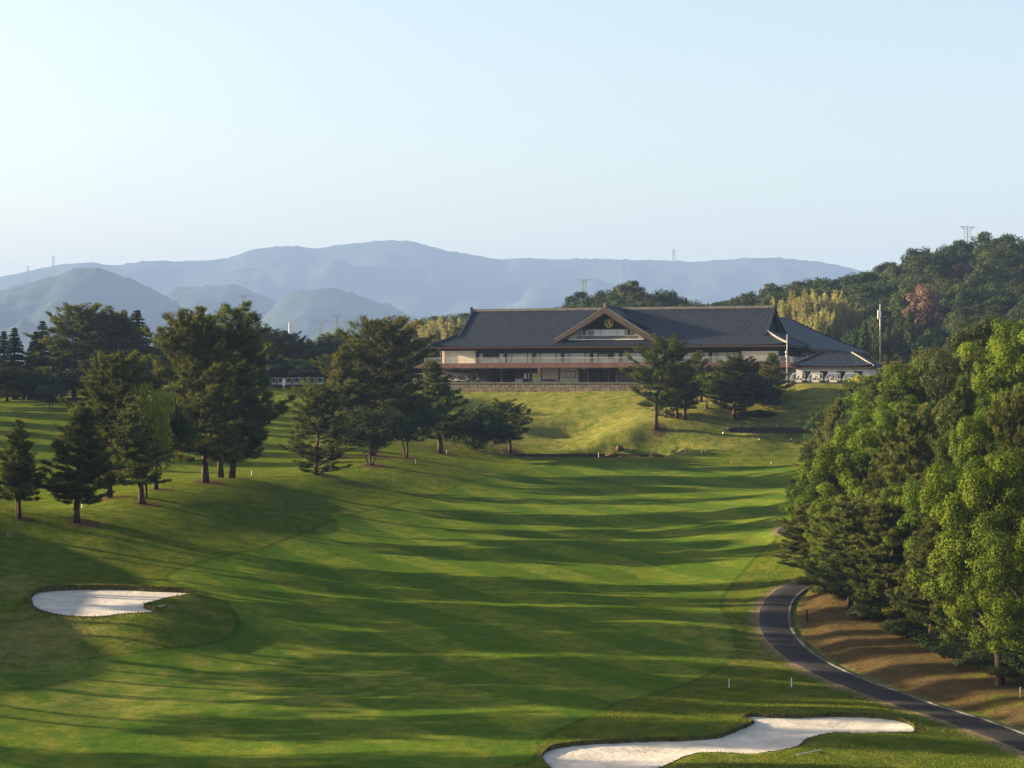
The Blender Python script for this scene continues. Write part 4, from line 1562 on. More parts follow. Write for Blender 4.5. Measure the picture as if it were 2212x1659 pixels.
MB().sweep([((WU0 + WU1) / 2, WV0, wp(wrun) - 0.05), ((WU0 + WU1) / 2, WV1 - wrun, wp(wrun) - 0.05)], 0.5, 0.45).build('roof_ridge', M_TILE, wing)
MB().sweep([(WU1 - d, WV1 - d, wp(d)) for d in np.linspace(0, wrun, 7)], 0.42, 0.32).build('corner_ridge', M_TILE, wing)
MB().box(WU1 - 0.3, WU1 - 0.1, WV0, WV1 - 0.2, wp(0) - 0.45, wp(0) - 0.05).build('fascia', M_BROWN, wing)
MB().box(WU1 - 2.2, WU1 - 0.31, WV0, WV1 - 0.3, wp(0) - 0.4, wp(0) - 0.3).build('soffit', M_BROWN, wing)
MB().box(WU0 + 2, WU1 - 3.0, WV0 + 3.5, WV1 - 2.2, 0, wp(0) - 0.3).build('wall', M_INT, wing)
for j in range(16):
    v0 = WV0 + 4 + j * 4.7
    MB().box(WU1 - 2.99, WU1 - 2.75, v0 - 0.15, v0 + 0.15, 3.6, wp(0) - 0.41).build('wall_post', M_BROWN, wing)
    w_ = MB().box(WU1 - 2.98, WU1 - 2.85, v0 + 0.2, v0 + 4.5, wp(0) - 1.5, wp(0) - 1.3).build('window', M_BROWN, wing)
    MB().box(WU1 - 2.97, WU1 - 2.9, v0 + 0.25, v0 + 4.45, 4.3, wp(0) - 1.51).build('pane', M_WHITE if j % 3 else M_GLASS, w_)
    MB().box(WU1 - 2.97, WU1 - 2.9, v0 + 0.25, v0 + 4.45, wp(0) - 1.29, wp(0) - 0.45).build('transom_pane', M_GREY, w_)
    MB().box(WU1 - 2.98, WU1 - 2.8, v0 + 0.2, v0 + 4.5, 0, 4.2).build('wall_panel', M_WHITE if j % 2 else M_CREAM, w_)

M_COPE = mat('mossy_coping', (0.13, 0.135, 0.10), 0.9, 0.2, 0.8)
# --- terrace in front with its rubble wall
ter = empty('terrace_wall', (*uv(0, 0), 0), TH)
tag(ter, 'low rubble stone retaining wall with a dark coping along the clubhouse terrace', 'wall')
MB().box(-8.0, 66.0, -7.78, -6.6, TZ - 0.40, TZ - 0.02).build('coping', M_COPE, ter)
MB().box(-8.0, 66.0, -7.62, -7.2, -2.2, TZ - 0.39).build('backing', M_STONE2, ter)
stm = []
for k in range(9):
    n = 7
    an = np.sort(R.uniform(0, 2 * np.pi, n))
    an = np.linspace(0, 2 * np.pi, n, endpoint=False) + R.uniform(-0.25, 0.25, n)
    poly = [(0.5 * math.cos(a) * R.uniform(0.85, 1.08), 0.5 * math.sin(a) * R.uniform(0.85, 1.08)) for a in an]
    mb = MB()
    n_ = len(poly)
    VV = [(x, 0.1, z) for x, z in poly] + [(x * 0.95, -0.05, z * 0.95) for x, z in poly] + [(x * 0.6, -0.11, z * 0.6) for x, z in poly] + [(0, -0.12, 0)]
    QQ = [(r_ * n_ + i, r_ * n_ + (i + 1) % n_, (r_ + 1) * n_ + (i + 1) % n_, (r_ + 1) * n_ + i) for r_ in range(2) for i in range(n_)]
    TT = [(2 * n_ + i, 2 * n_ + (i + 1) % n_, 3 * n_) for i in range(n_)]
    stm.append(mb.add(VV, QQ, TT).mesh('stone', (M_STONE, M_STONE2, M_STONE)[k % 3]))
u = -7.6
while u < 65.6:
    w1 = R.uniform(0.55, 1.0)
    zt = TZ - 0.42
    zb = -1.25
    cut = R.uniform(0.35, 0.7)
    if R.uniform() < 0.35:
        link('stone', stm[R.integers(9)], ter, (u + w1 / 2, -7.62, (zt + zb) / 2), (0, 0, 0), (w1 * 1.14, 0.45, (zt - zb) * 1.16))
    else:
        zc_ = zb + (zt - zb) * cut
        link('stone', stm[R.integers(9)], ter, (u + w1 / 2, -7.62, (zt + zc_) / 2), (0, 0, 0), (w1 * 1.16, 0.45, (zt - zc_) * 1.22))
        link('stone', stm[R.integers(9)], ter, (u + w1 / 2, -7.62, (zc_ + zb) / 2), (0, 0, 0), (w1 * 1.16, 0.42, (zc_ - zb) * 1.22))
    u += w1
M_YARD = mat('yard_asphalt', (0.085, 0.083, 0.082), 0.85, 0.2, 0.4, 0.01, 8.0)
o = MB().box(-8.0, 66.0, -6.59, 25, TZ - 0.3, TZ - 0.004).build('terrace_pavement', M_CONC, None, loc=(*uv(0, 0), 0), rot=(0, 0, TH))
tag(o, kind='structure')
o = MB().box(66.01, L + 27, -11.2, 22, TZ - 0.6, TZ - 0.03).build('yard_pavement', M_YARD, None, loc=(*uv(0, 0), 0), rot=(0, 0, TH))
tag(o, kind='structure')
o = MB().box(-56, -8.01, -20.6, 9, -1.6, -1.09).build('parking_pavement', M_YARD, None, loc=(*uv(0, 0), 0), rot=(0, 0, TH))
tag(o, kind='structure')

# --- cart shed
SU0, SU1, SV0, SV1 = 80.3, 95.4, -5.6, 3.2
shed = empty('cart_shed', (*uv(0, 0), TZ), TH)
tag(shed, 'low white cart shed with a hipped grey tiled roof right of the clubhouse', 'shed')
SE = 3.2
srun = (SV1 - SV0) / 2 + 1.1


def sp2(d):
    return SE + 0.52 * d


slopes2 = roof_parts(shed, SU0 - 1.1, SU1 + 1.1, srun, None, sp2, SV1 + 1.1, True, M_TILE, SV0 - 1.1)
zr_ = sp2(srun)
MB().sweep([(SU0 - 1.1 + srun, SV0 - 1.1 + srun, zr_ - 0.03), (SU1 + 1.1 - srun, SV0 - 1.1 + srun, zr_ - 0.03)], 0.4, 0.3).build('roof_ridge', M_TILE, shed)
for ua, du in ((SU0 - 1.1, 1), (SU1 + 1.1, -1)):
    for va, dv in ((SV0 - 1.1, 1), (SV1 + 1.1, -1)):
        MB().sweep([(ua + du * d, va + dv * d, sp2(d) + 0.06) for d in np.linspace(0, srun, 6)], 0.34, 0.26).build('corner_ridge', M_RIDGE_LIT if du < 0 else M_TILE, shed)  # painted sunlit tone again on the right-hand corners
MB().box(SU0 - 1.0, SU1 + 1.0, SV0 - 1.0, SV1 + 1.0, SE - 0.3, SE - 0.08).build('fascia', M_BROWN, shed)
for k in range(5):
    z0, z1 = SE * k / 5, SE * (k + 1) / 5 - 0.012
    MB().box(SU0, SU1, SV0 + 0.002 * (k % 2), SV0 + 0.2, z0 + 0.01, min(z1, SE - 0.31)).build('cladding_board', M_WHITE, shed)
MB().box(SU0, SU0 + 0.2, SV0 + 0.21, SV1, 0, SE - 0.31).build('side_wall', M_WHITE, shed)
MB().box(SU1 - 0.2, SU1, SV0 + 0.21, SV1, 0, SE - 0.31).build('side_wall', M_WHITE, shed)
MB().box(SU0 + 0.21, SU1 - 0.21, SV1 - 0.2, SV1, 0, SE - 0.31).build('back_wall', M_WHITE, shed)
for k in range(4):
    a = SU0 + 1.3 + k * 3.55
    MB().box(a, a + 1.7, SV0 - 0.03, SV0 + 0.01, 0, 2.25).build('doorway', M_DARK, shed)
# ------------------------------------------------------------------ golf carts
M_CART = mat('cart_white', (0.62, 0.60, 0.57), 0.35, 0.04, 2.0, spec=0.5)
M_CARTD = mat('cart_dark', (0.03, 0.032, 0.036), 0.5, 0.1, 3.0, spec=0.4)
M_SEAT = mat('cart_seat', (0.20, 0.16, 0.12), 0.7, 0.1, 4.0)
M_TYRE = mat('tyre', (0.02, 0.02, 0.02), 0.85, 0.1, 6.0)
M_HUB = mat('hub', (0.5, 0.5, 0.48), 0.4, 0.05, 4.0)
M_BAG = mat('golf_bag', (0.25, 0.06, 0.06), 0.7, 0.3, 3.0)
_cart_cache = {}


def lathe_y(mb, c, prof, n=14):
    P = []
    for r, y in prof:
        P.append([(c[0] + r * math.cos(2 * math.pi * k / n), c[1] + y, c[2] + r * math.sin(2 * math.pi * k / n)) for k in range(n + 1)])
    return mb.grid(P)


def cart_parts():
    """meshes of one golf cart; front towards -x, length 3.3 m"""
    if _cart_cache:
        return _cart_cache['p']
    p = []
    mb = MB()
    side = [(-1.62, 0.36), (1.55, 0.36), (1.62, 0.62), (1.35, 0.78), (0.95, 0.80), (0.80, 0.50), (-0.85, 0.46), (-1.05, 0.80), (-1.35, 0.86), (-1.60, 0.66)]
    # body from convex slabs
    mb.prism([(-1.62, 0.34), (1.58, 0.34), (1.58, 0.48), (-1.62, 0.48)], 'y', -0.58, 0.58)
    mb.prism([(-1.66, 0.481), (-0.95, 0.481), (-0.95, 0.98), (-1.18, 0.98), (-1.6, 0.74)], 'y', -0.57, 0.57)
    mb.prism([(0.85, 0.481), (1.62, 0.481), (1.58, 0.74), (0.9, 0.86)], 'y', -0.57, 0.57)
    p.append(('body', mb.mesh('body', M_CART), None))
    p.append(('bumper', MB().box(-1.78, -1.63, -0.5, 0.5, 0.36, 0.52).mesh('bumper', M_CARTD), None))
    for x in (-0.22, 0.72):
        mb = MB().box(x - 0.28, x + 0.26, -0.54, 0.54, 0.485, 0.86)
        mb.prism([(x + 0.2, 0.861), (x + 0.34, 0.861), (x + 0.44, 1.28), (x + 0.34, 1.28)], 'y', -0.53, 0.53)
        p.append(('seat', mb.mesh('seat', M_SEAT), None))
    mb = MB()
    P = []
    for x in np.linspace(-0.98, 1.55, 7):
        sx = 1 - abs((x - 0.28) / 1.3) ** 4 * 0.35
        P.append([(x, y, 1.84 + 0.07 * sx * (1 - (y / 0.66) ** 2)) for y in np.linspace(-0.66, 0.66, 7)])
    mb.grid(P)
    mb.box(-1.0, 1.57, -0.67, 0.67, 1.78, 1.835)
    p.append(('canopy', mb.mesh('canopy', M_CART), None))
    for y in (-0.58, 0.58):
        p.append(('pillar', MB().tube([(-1.45, y, 0.78), (-1.34, y, 1.05), (-0.92, y, 1.72), (-0.75, y, 1.80)], 0.045, 6).mesh('pillar', M_CART, True), None))
        p.append(('pillar', MB().tube([(0.98, y, 0.8), (1.0, y, 1.79)], 0.04, 6).mesh('pillar', M_CART, True), None))
        p.append(('pillar', MB().tube([(1.52, y, 0.7), (1.44, y, 1.79)], 0.035, 6).mesh('pillar', M_CART, True), None))
    p.append(('windscreen', MB().hexa([(-1.33, -0.55, 1.02), (-0.93, -0.55, 1.70), (-0.93, 0.55, 1.70), (-1.33, 0.55, 1.02), (-1.315, -0.55, 1.02), (-0.915, -0.55, 1.70), (-0.915, 0.55, 1.70), (-1.315, 0.55, 1.02)]).mesh('windscreen', M_GLASS), None))
    mb = MB()
    ring = [(-0.72 + 0.16 * math.cos(a) * 0.6, -0.28 + 0.19 * math.sin(a), 1.12 + 0.16 * math.cos(a) * 0.8) for a in np.linspace(0, 2 * math.pi, 13)]
    mb.tube(ring, 0.02, 5, False)
    mb.tube([(-1.0, -0.28, 0.9), (-0.72, -0.28, 1.12)], 0.025, 5)
    p.append(('steering_wheel', mb.mesh('steering_wheel', M_CARTD), None))
    mb = MB().box(1.45, 1.9, -0.52, 0.52, 0.5, 0.56)
    mb.box(1.46, 1.5, -0.54, 0.54, 1.0, 1.05)
    for y in (-0.52, 0.52):
        mb.box(1.46, 1.5, y - 0.02, y + 0.02, 0.56, 1.0)
    p.append(('bag_rack', mb.mesh('bag_rack', M_CARTD), None))
    for x in (-1.12, 1.08):
        for y in (-0.52, 0.52):
            mb = lathe_y(MB(), (x, y, 0.27), [(0.13, -0.1), (0.27, -0.09), (0.27, 0.09), (0.13, 0.1)])
            hub = lathe_y(MB(), (x, y, 0.27), [(0.0, -0.085), (0.155, -0.095), (0.155, 0.095), (0.0, 0.085)])
            p.append(('wheel', mb.mesh('tyre', M_TYRE, True), hub.mesh('hub', M_HUB)))
    _cart_cache['p'] = p
    return p


def cart(loc, rz, label, group):
    t = empty('golf_cart', loc, rz)
    tag(t, label, 'golf cart', group)
    for n, me, sub in cart_parts():
        o = link(n, me, t)
        if sub is not None:
            link('hub', sub, o)
    return t


order = ['first', 'second', 'third', 'fourth']
for k in range(4):
    u_, v_2 = 79.7 + 3.62 * k, -8.9
    x, y = uv(u_ + 1.6, v_2)
    cart((x, y, TZ - 0.02), TH, ['leftmost', 'second from the left', 'third from the left', 'rightmost, half hidden by bushes,'][k] + ' of the white carts lined up before the tiled shed', 'golf carts before the shed')
pl = ['leftmost', 'second', 'third', 'middle', 'fifth', 'sixth', 'rightmost']
for k in range(7):
    px = 592 + 16.8 * k
    Y = 437 - 0.4 * k
    cart((xof(px, Y), Y, -1.08), math.radians(-90 - 4), f'{pl[k]} golf cart from the left in the row parked on the far lot left', 'golf carts on the far lot')
for k, (u_, v_2) in enumerate([(-4.0, -3.2), (-1.5, 0.5), (3.2, -0.5), (5.3, -0.8), (7.6, -0.6)]):
    x, y = uv(u_, v_2)
    cart((x, y, TZ), TH + (math.pi if k > 1 else 0.3), ['white cart under the left tip of the brown pent roof', 'white cart half hidden by the orange-barked pine at the porch', 'left of three white carts in the open porch hall', 'middle of three white carts in the open porch hall', 'right of three white carts in the open porch hall'][k], 'golf carts under the porch')

# ------------------------------------------------------------------ poles, pylons and wires
M_PYL = mat('galvanised_steel', (0.15, 0.16, 0.17), 0.6, 0.1, 0.5, metal=0.3)
M_PYLW = mat('pale_steel', (0.75, 0.74, 0.72), 0.5, 0.1, 0.5)
M_WIRE = mat('power_wire', (0.7, 0.69, 0.67), 0.5, 0.05, 0.5)
M_INS = mat('insulator', (0.6, 0.58, 0.55), 0.4, 0.1, 1.0)


def pylon(loc, H, rz, label, arms, base_w, top_w, thick, m=None, insul=True):
    """lattice tower; arms = [(height fraction, half width, is_flat_top)]"""
    m = m or M_PYL
    t = empty('pylon', loc, rz)
    tag(t, label, 'pylon', 'power line towers')

    def wd(z):
        f = z / H
        return (base_w + (top_w - base_w) * min(1.0, f / 0.62)) / 2 if f < 0.62 else top_w / 2

    lv = [0.0]
    while lv[-1] < H * 0.985:
        lv.append(min(H, lv[-1] + max(1.9 * wd(lv[-1]), H * 0.06)))
    for sx in (-1, 1):
        for sy in (-1, 1):
            MB().tube([(sx * wd(z), sy * wd(z), z) for z in lv], thick, 4).build('leg', m, t)
    br = MB()
    for z0, z1 in zip(lv[:-1], lv[1:]):
        a, b_ = wd(z0), wd(z1)
        for s in (-1, 1):
            br.tube([(-a, s * a, z0), (b_, s * b_, z1)], thick * 0.6, 3, False)
            br.tube([(a, s * a, z0), (-b_, s * b_, z1)], thick * 0.6, 3, False)
            br.tube([(s * a, -a, z0), (s * b_, b_, z1)], thick * 0.6, 3, False)
            br.tube([(s * a, a, z0), (s * b_, -b_, z1)], thick * 0.6, 3, False)
    tag(br.build('lattice', m, t), kind='stuff')
    tips = []
    for hf, hw, up in arms:
        z = hf * H
        for s in (-1, 1):
            w_ = wd(z)
            mb = MB()
            dz = hw * 0.28
            for sy in (-1, 1):
                mb.tube([(s * w_, sy * w_, z), (s * hw, 0, z + (0.0 if up else 0))], thick * 0.8, 4)
                mb.tube([(s * w_, sy * w_, z + (-dz if up else dz)), (s * hw, 0, z)], thick * 0.7, 4)
            for q in (0.35, 0.65):
                xx = s * (w_ + (hw - w_) * q)
                mb.tube([(xx, -w_ * (1 - q), z), (xx, w_ * (1 - q), z)], thick * 0.5, 3)
                mb.tube([(xx, 0, z), (xx, 0, z + (-dz if up else dz) * (1 - q))], thick * 0.5, 3)
            mb.build('cross_arm', m, t)
            if insul and not up:
                MB().tube([(s * hw, 0, z), (s * hw, 0, z - H * 0.055)], thick * 1.1, 5).build('insulator', M_INS, t)
                tips.append((s * hw, 0, z - H * 0.055))
            else:
                tips.append((s * hw, 0, z))
    c, s_ = math.cos(rz), math.sin(rz)
    return [Vector((loc[0] + x * c - y * s_, loc[1] + x * s_ + y * c, loc[2] + z)) for x, y, z in tips]


def wire(a, b_, sag, r, label):
    pts = []
    for q in np.linspace(0, 1, 22):
        p = a.lerp(b_, float(q))
        p.z -= sag * 4 * q * (1 - q)
        pts.append(p)
    o = MB().tube(pts, r, 4).build('power_wire', M_WIRE)
    tag(o, label, 'wire', 'power wires')


def pyl_at(px, top, base_z, Y, *a, **k):
    x = xof(px, Y)
    H = (CY - top) / F * Y - base_z
    return pylon((x, Y, base_z), H, *a, **k)


ARM3 = [(0.995, 4.6, True), (0.86, 4.3, False), (0.70, 4.3, False), (0.54, 4.6, False)]
t1 = pyl_at(527, 637, -6, 1250, 0.25, 'tall lattice pylon rising behind the tallest ridge pine', ARM3, 6.5, 2.0, 0.09)
t2 = pyl_at(693, 691, -14, 1450, 0.25, 'lattice pylon top with flat cross arm above the dark tree row', [(0.995, 5.6, True), (0.7, 5.4, False)], 7, 2.2, 0.10)
t3 = pyl_at(1262, 603, 12, 980, -0.3, 'lattice pylon just right of the gable peak behind the wooded knoll', [(0.995, 4.1, True), (0.62, 4.6, False), (0.4, 4.6, False)], 6, 1.7, 0.075)
t4 = pyl_at(2090, 488, 34, 870, 0.5, 'large lattice pylon on top of the wooded hill', [(0.99, 4.2, True), (0.69, 5.6, False), (0.36, 5.6, False)], 7, 2.1, 0.075)
pyl_at(60, 575, 350, 7700, 0.2, 'faint left pylon on the shoulder of the near mountain', [(0.99, 10, True), (0.8, 10, False), (0.55, 10, False)], 18, 6, 0.5)
pyl_at(115, 553, 390, 7750, 0.2, 'faint right pylon on the shoulder of the near mountain', [(0.99, 10, True), (0.8, 10, False), (0.55, 10, False)], 18, 6, 0.5)
pyl_at(1455, 538, 640, 10900, 0.2, 'tiny pylon on the far mountain skyline', [(0.99, 12, True), (0.8, 12, False), (0.6, 12, False)], 16, 6, 0.8)
pyl_at(1347, 566, 380, 8200, 0.2, 'hazy pylon in front of the far mountain face', [(0.99, 11, True), (0.8, 11, False), (0.6, 11, False)], 16, 6, 0.45)
pyl_at(728, 679, -20, 1900, 0.2, 'hazy narrow pylon left of the low far hill', [(0.99, 4, True), (0.8, 4, False)], 6, 2.4, 0.16)
for k in range(2, 8):
    side = 'left' if k % 2 == 0 else 'right'
    b_ = t2[2 + (k % 2)] + Vector((26, 40, -4 - 3.0 * (k // 2 - 1)))
    wire(t1[k], b_, 9, 0.10, f'{["upper", "middle", "lower"][k // 2 - 1]} {side} power wire sagging from the tall pylon towards the low hill')
    wire(t1[k], Vector((xof(330, 900), 900, 30 - 4 * (k // 2))), 9, 0.05, f'{["upper", "middle", "lower"][k // 2 - 1]} {side} power wire leaving the tall pylon to the left')
for k in range(2, 6):
    wire(t3[k], Vector((xof(1090 - 10 * (k % 2), 1300), 1300, 36 - 5.0 * (k // 2 - 1))), 5, 0.08, f'{["upper", "lower"][k // 2 - 1]} {["left", "right"][k % 2]} wire from the gable pylon down behind the main ridge')
    wire(t3[k] + Vector((140, 0, 0)) if False else t3[k], t4[k], 30, 0.05, f'{["upper", "lower"][k // 2 - 1]} {["left", "right"][k % 2]} wire between the gable pylon and the hilltop pylon')

# concrete and steel poles
def pole(px, top, base, Y, r, label, m=None, arms=(), extras=(), on_ground=True):
    x = xof(px, Y)
    zb = float(ground2(np.array([x]), np.array([Y]))[0]) if base is None else base
    H = (CY - top) / F * Y - zb
    t = empty('utility_pole', (x, Y, zb))
    tag(t, label, 'pole')
    MB().tube([(0, 0, -0.4), (0, 0, H * 0.5), (0, 0, H)], [r, r * 0.85, r * 0.65], 8).build('mast', m or M_GREY, t, smooth=True)
    for z, hw in arms:
        MB().box(-hw, hw, -0.06, 0.06, H - z - 0.06, H - z + 0.06).build('cross_arm', m or M_GREY, t)
        for q in (-0.9, 0, 0.9):
            MB().tube([(q * hw, 0, H - z + 0.06), (q * hw, 0, H - z + 0.26)], 0.05, 6).build('insulator', M_WHITE, t)
    for nm, dx, z, sx, sz in extras:
        MB().tube([(dx, -0.1, H - z), (dx, -0.1, H - z - sz * 0.1), (dx, -0.1, H - z - sz * 0.9), (dx, -0.1, H - z - sz)], [sx * 0.6, sx, sx, sx * 0.6], 8).build(nm, M_WHITE, t, smooth=True)
    return t


pole(966, 679, None, 480, 0.17, 'brown utility pole with several cross arms left of the main roof', M_BROWN, [(1.6, 1.3), (3.0, 1.5), (5.0, 1.0)], [('transformer', 0.5, 5.4, 0.32, 1.1), ('transformer', 1.1, 5.5, 0.28, 0.9)])
pole(625, 697, None, 640, 0.35, 'white T-shaped pole above the dark tree row', M_PYLW, [(1.0, 1.9)])
pole(1901, 657, None, 560, 0.16, 'pale antenna mast with side panels before the wooded hill', M_PYLW, [], [('antenna_panel', -0.55, 1.6, 0.16, 2.6), ('antenna_panel', 0.2, 2.0, 0.14, 1.6)])
pole(1700, 722, TZ, 411.5, 0.075, 'white utility pole beside the clubhouse right corner', M_WHITE, [], [('junction_box', -0.22, 3.4, 0.14, 0.5), ('junction_box', -0.2, 4.2, 0.13, 0.4), ('junction_box', -0.16, 5.3, 0.1, 0.3)])
pole(577, 748, -1.1, 433, 0.09, 'grey lamp pole with loudspeakers left of the parked cart row', M_GREY, [], [('loudspeaker', 0.05, 2.0, 0.22, 0.5), ('loudspeaker', -0.25, 3.1, 0.2, 0.4), ('round_sign', 0.05, 4.6, 0.28, 0.5)])

# ------------------------------------------------------------------ timber wall of the tee hollow
M_LOG = mat('weathered_log', (0.105, 0.075, 0.058), 0.85, 0.35, 2.5, 0.03, 9.0, stretch=(1, 1, 0.3))
tw = empty('timber_wall', (0, 0, 0))
tag(tw, 'curved wall of upright dark timber posts above the lower tee', 'wall')
P, nrm = b4['P'], b4['n']
logs = [MB().tube([(0, 0, -1.0), (0, 0, -0.02), (0, 0, 0.02)], [0.155, 0.15, 0.12], 7).mesh('log', M_LOG) for _ in range(2)]
last = None
for i in range(len(P)):
    if nrm[i, 1] < -0.12:
        continue
    hgt = b4['rim'][i] - b4['z0']
    if hgt < 0.35:
        continue
    link('log', logs[i % 2], tw, (P[i, 0] - nrm[i, 0] * 0.14, P[i, 1] - nrm[i, 1] * 0.14, b4['rim'][i] + 0.04 + R.uniform(-0.05, 0.05)), (0, 0, R.uniform(0, 6)), (1.25, 1.25, (hgt + 0.35)))

# ------------------------------------------------------------------ small things on the course
M_STAKE = mat('stake_white', (0.8, 0.78, 0.74), 0.6, 0.04, 4.0)
stake_me = MB().prism([(-0.035, -0.035), (0.035, -0.035), (0.035, 0.035), (-0.035, 0.035)], 'z', -0.2, 0.72).prism([(-0.035, -0.035), (0.035, -0.035), (0.035, 0.035), (-0.035, 0.035)], 'z', 0.725, 0.76).mesh('stake', M_STAKE)
STK = [(964.7, 980, 'beside the straight orange-barked pine'), (897.5, 1001, 'on the litter patch near the very dark evergreen'), (697.8, 1012, 'just behind the bushy low pine'), (1085, 984, 'under the small leaning pine'),
       (1360, 942, 'left of the umbrella-shaped pine on the mound'), (1293, 985, 'left of the boulder at the pond edge'), (1406, 984, 'at the right end of the pond'), (1480, 976, 'alone on the grass right of the pond'),
       (1516, 981, 'left one of the close pair right of the pond'), (1523, 979, 'right one of the close pair right of the pond'), (1559, 880, 'below the bright yellow-green tree'), (177, 1097, 'behind the dark conical pine'),
       (543, 1027, 'on the grass right of the huge double-trunked pine'), (1575, 1486, 'left one of the pair above the right bunker'), (1710, 1484, 'right one of the pair above the right bunker'), (2203, 1506, 'on the brown bank at the right edge')]
for px, py, wh in STK:
    h = hit2(px, py)
    o = link('stake', stake_me, None, h, (R.uniform(-0.06, 0.06), R.uniform(-0.06, 0.06), R.uniform(0, 1.5)))
    tag(o, 'slim white marker stake ' + wh, 'stake', 'white marker stakes')
tm = MB()
tm.prism([(-0.11, 0), (0.11, 0), (0.085, 0.2), (0.035, 0.3), (-0.035, 0.3), (-0.085, 0.2)], 'y', -0.09, 0.09)
tm_me = tm.mesh('tee_marker', M_STAKE)
for px, py, wh in [(1562, 937, 'left one on the tee below the timber wall'), (1632, 938, 'right one on the tee below the timber wall'), (1640, 950, 'left one on the lowest tee'), (1709, 950, 'right one on the lowest tee'),
                   (1611, 922, 'left one on the tee above the timber wall'), (1679, 921, 'right one on the tee above the timber wall'), (1580, 1001, 'left one on the forward tee'), (1666, 1001, 'right one on the forward tee')]:
    o = link('tee_marker', tm_me, None, hit2(px, py), (0, 0, R.uniform(-0.5, 0.5)))
    tag(o, 'small white tee marker, ' + wh, 'tee marker', 'tee markers')


def rock_mesh(name, sx, sy, sz, m, seed, n=2):
    import bmesh
    bm = bmesh.new()
    bmesh.ops.create_icosphere(bm, subdivisions=3, radius=1.0)
    for v in bm.verts:
        p = np.array(v.co)
        q = 1 + 0.22 * float(vnoise(np.array([p[0] * 1.3 + p[2] + seed]), np.array([p[1] * 1.3 - p[2] * 0.7]), seed, 3)[0])
        v.co = Vector((p[0] * sx * q, p[1] * sy * q, max(p[2], -0.35) * sz * q))
    me = bpy.data.meshes.new(name)
    bm.to_mesh(me)
    bm.free()
    me.materials.append(m)
    return me


M_ROCK = mat('brown_rock', (0.16, 0.085, 0.06), 0.85, 0.35, 1.5, 0.06, 5.0)
M_WOOD = mat('cut_wood', (0.26, 0.22, 0.17), 0.85, 0.25, 4.0, 0.02, 9.0)
h = hit2(1338, 972)
tag(link('boulder', rock_mesh('boulder', 0.75, 0.6, 0.72, M_ROCK, 3), None, h + Vector((0, 0, 0.22))), 'rounded red-brown boulder on the grass above the pond', 'boulder')
h = hit2(1322, 984)
tag(link('boulder', rock_mesh('boulder', 1.2, 0.5, 0.35, M_ROCK, 8), None, h + Vector((0, 0.6, 0.0))), 'flat dark rock at the pond edge below the boulder', 'boulder')
h = hit2(20, 1158)
st = MB().tube([(0, 0, -0.2), (0, 0, 0.1), (0, 0, 0.36), (0.02, 0, 0.4)], [0.5, 0.36, 0.3, 0.28], 10).build('tree_stump', M_WOOD, None, loc=h)
tag(st, 'low sawn tree stump on the shaded slope at the left edge', 'stump')
h = hit2(1743, 1342)
tag(MB().prism([(-0.07, -0.07), (0.07, -0.07), (0.07, 0.07), (-0.07, 0.07)], 'z', -0.2, 1.05).prism([(-0.09, -0.09), (0.09, -0.09), (0.09, 0.09), (-0.09, 0.09)], 'z', 1.052, 1.12).build('path_post', M_DARK, None, loc=h), 'short dark post on the litter bank inside the path bend', 'post')


def rake(px, py, rz, label, L_=1.9):
    h = hit2(px, py)
    t = empty('bunker_rake', h + Vector((0, 0, 0.1)), rz)
    tag(t, label, 'rake', 'bunker rakes')
    MB().tube([(-L_ / 2, 0, 0.0), (L_ / 2, 0, 0.12)], 0.03, 6).build('handle', M_STAKE, t)
    mb = MB().box(L_ / 2 - 0.03, L_ / 2 + 0.05, -0.35, 0.35, 0.02, 0.08)
    for y in np.linspace(-0.33, 0.33, 9):
        mb.box(L_ / 2 - 0.01, L_ / 2 + 0.03, y - 0.012, y + 0.012, -0.08, 0.02)
    mb.build('rake_head', M_DARK, t)


rake(337, 1313, -0.2, 'white-handled rake lying on the mound beside the left bunker')
rake(1746, 1630, 0.5, 'pale-handled rake lying on the turf below the right bunker')
# signboard and net on the cart lot
sg = empty('sign_board', (xof(613, 432), 432, gz(xof(613, 432), 432)))
tag(sg, 'blank white sign board on a post before the parked cart row', 'sign')
MB().box(-0.06, 0.06, 0, 0.1, -0.2, 1.0).build('post', M_WHITE, sg)
MB().box(-0.33, 0.33, -0.06, -0.01, 0.75, 2.1).build('panel', M_WHITE, sg)
nb_ = MB()
M_NET = mat('teal_net', (0.02, 0.22, 0.20), 0.8, 0.2, 3.0)
for k in range(9):
    a = 2 * math.pi * k / 9
    nb_.tube([(0.9 * math.cos(a), 0.9 * math.sin(a), 0), (0.08 * math.cos(a), 0.08 * math.sin(a), 1.7)], 0.06, 4)
for z in (0.3, 0.7, 1.1):
    r_ = 0.9 - 0.82 * z / 1.7
    nb_.tube([(r_ * math.cos(a), r_ * math.sin(a), z) for a in np.linspace(0, 2 * math.pi, 10)], 0.04, 4, False)
tag(nb_.build('net_cone', M_NET, None, loc=(xof(575, 433), 432.2, -1.1)), 'teal net cone gathered around the foot of the lamp pole', 'net')
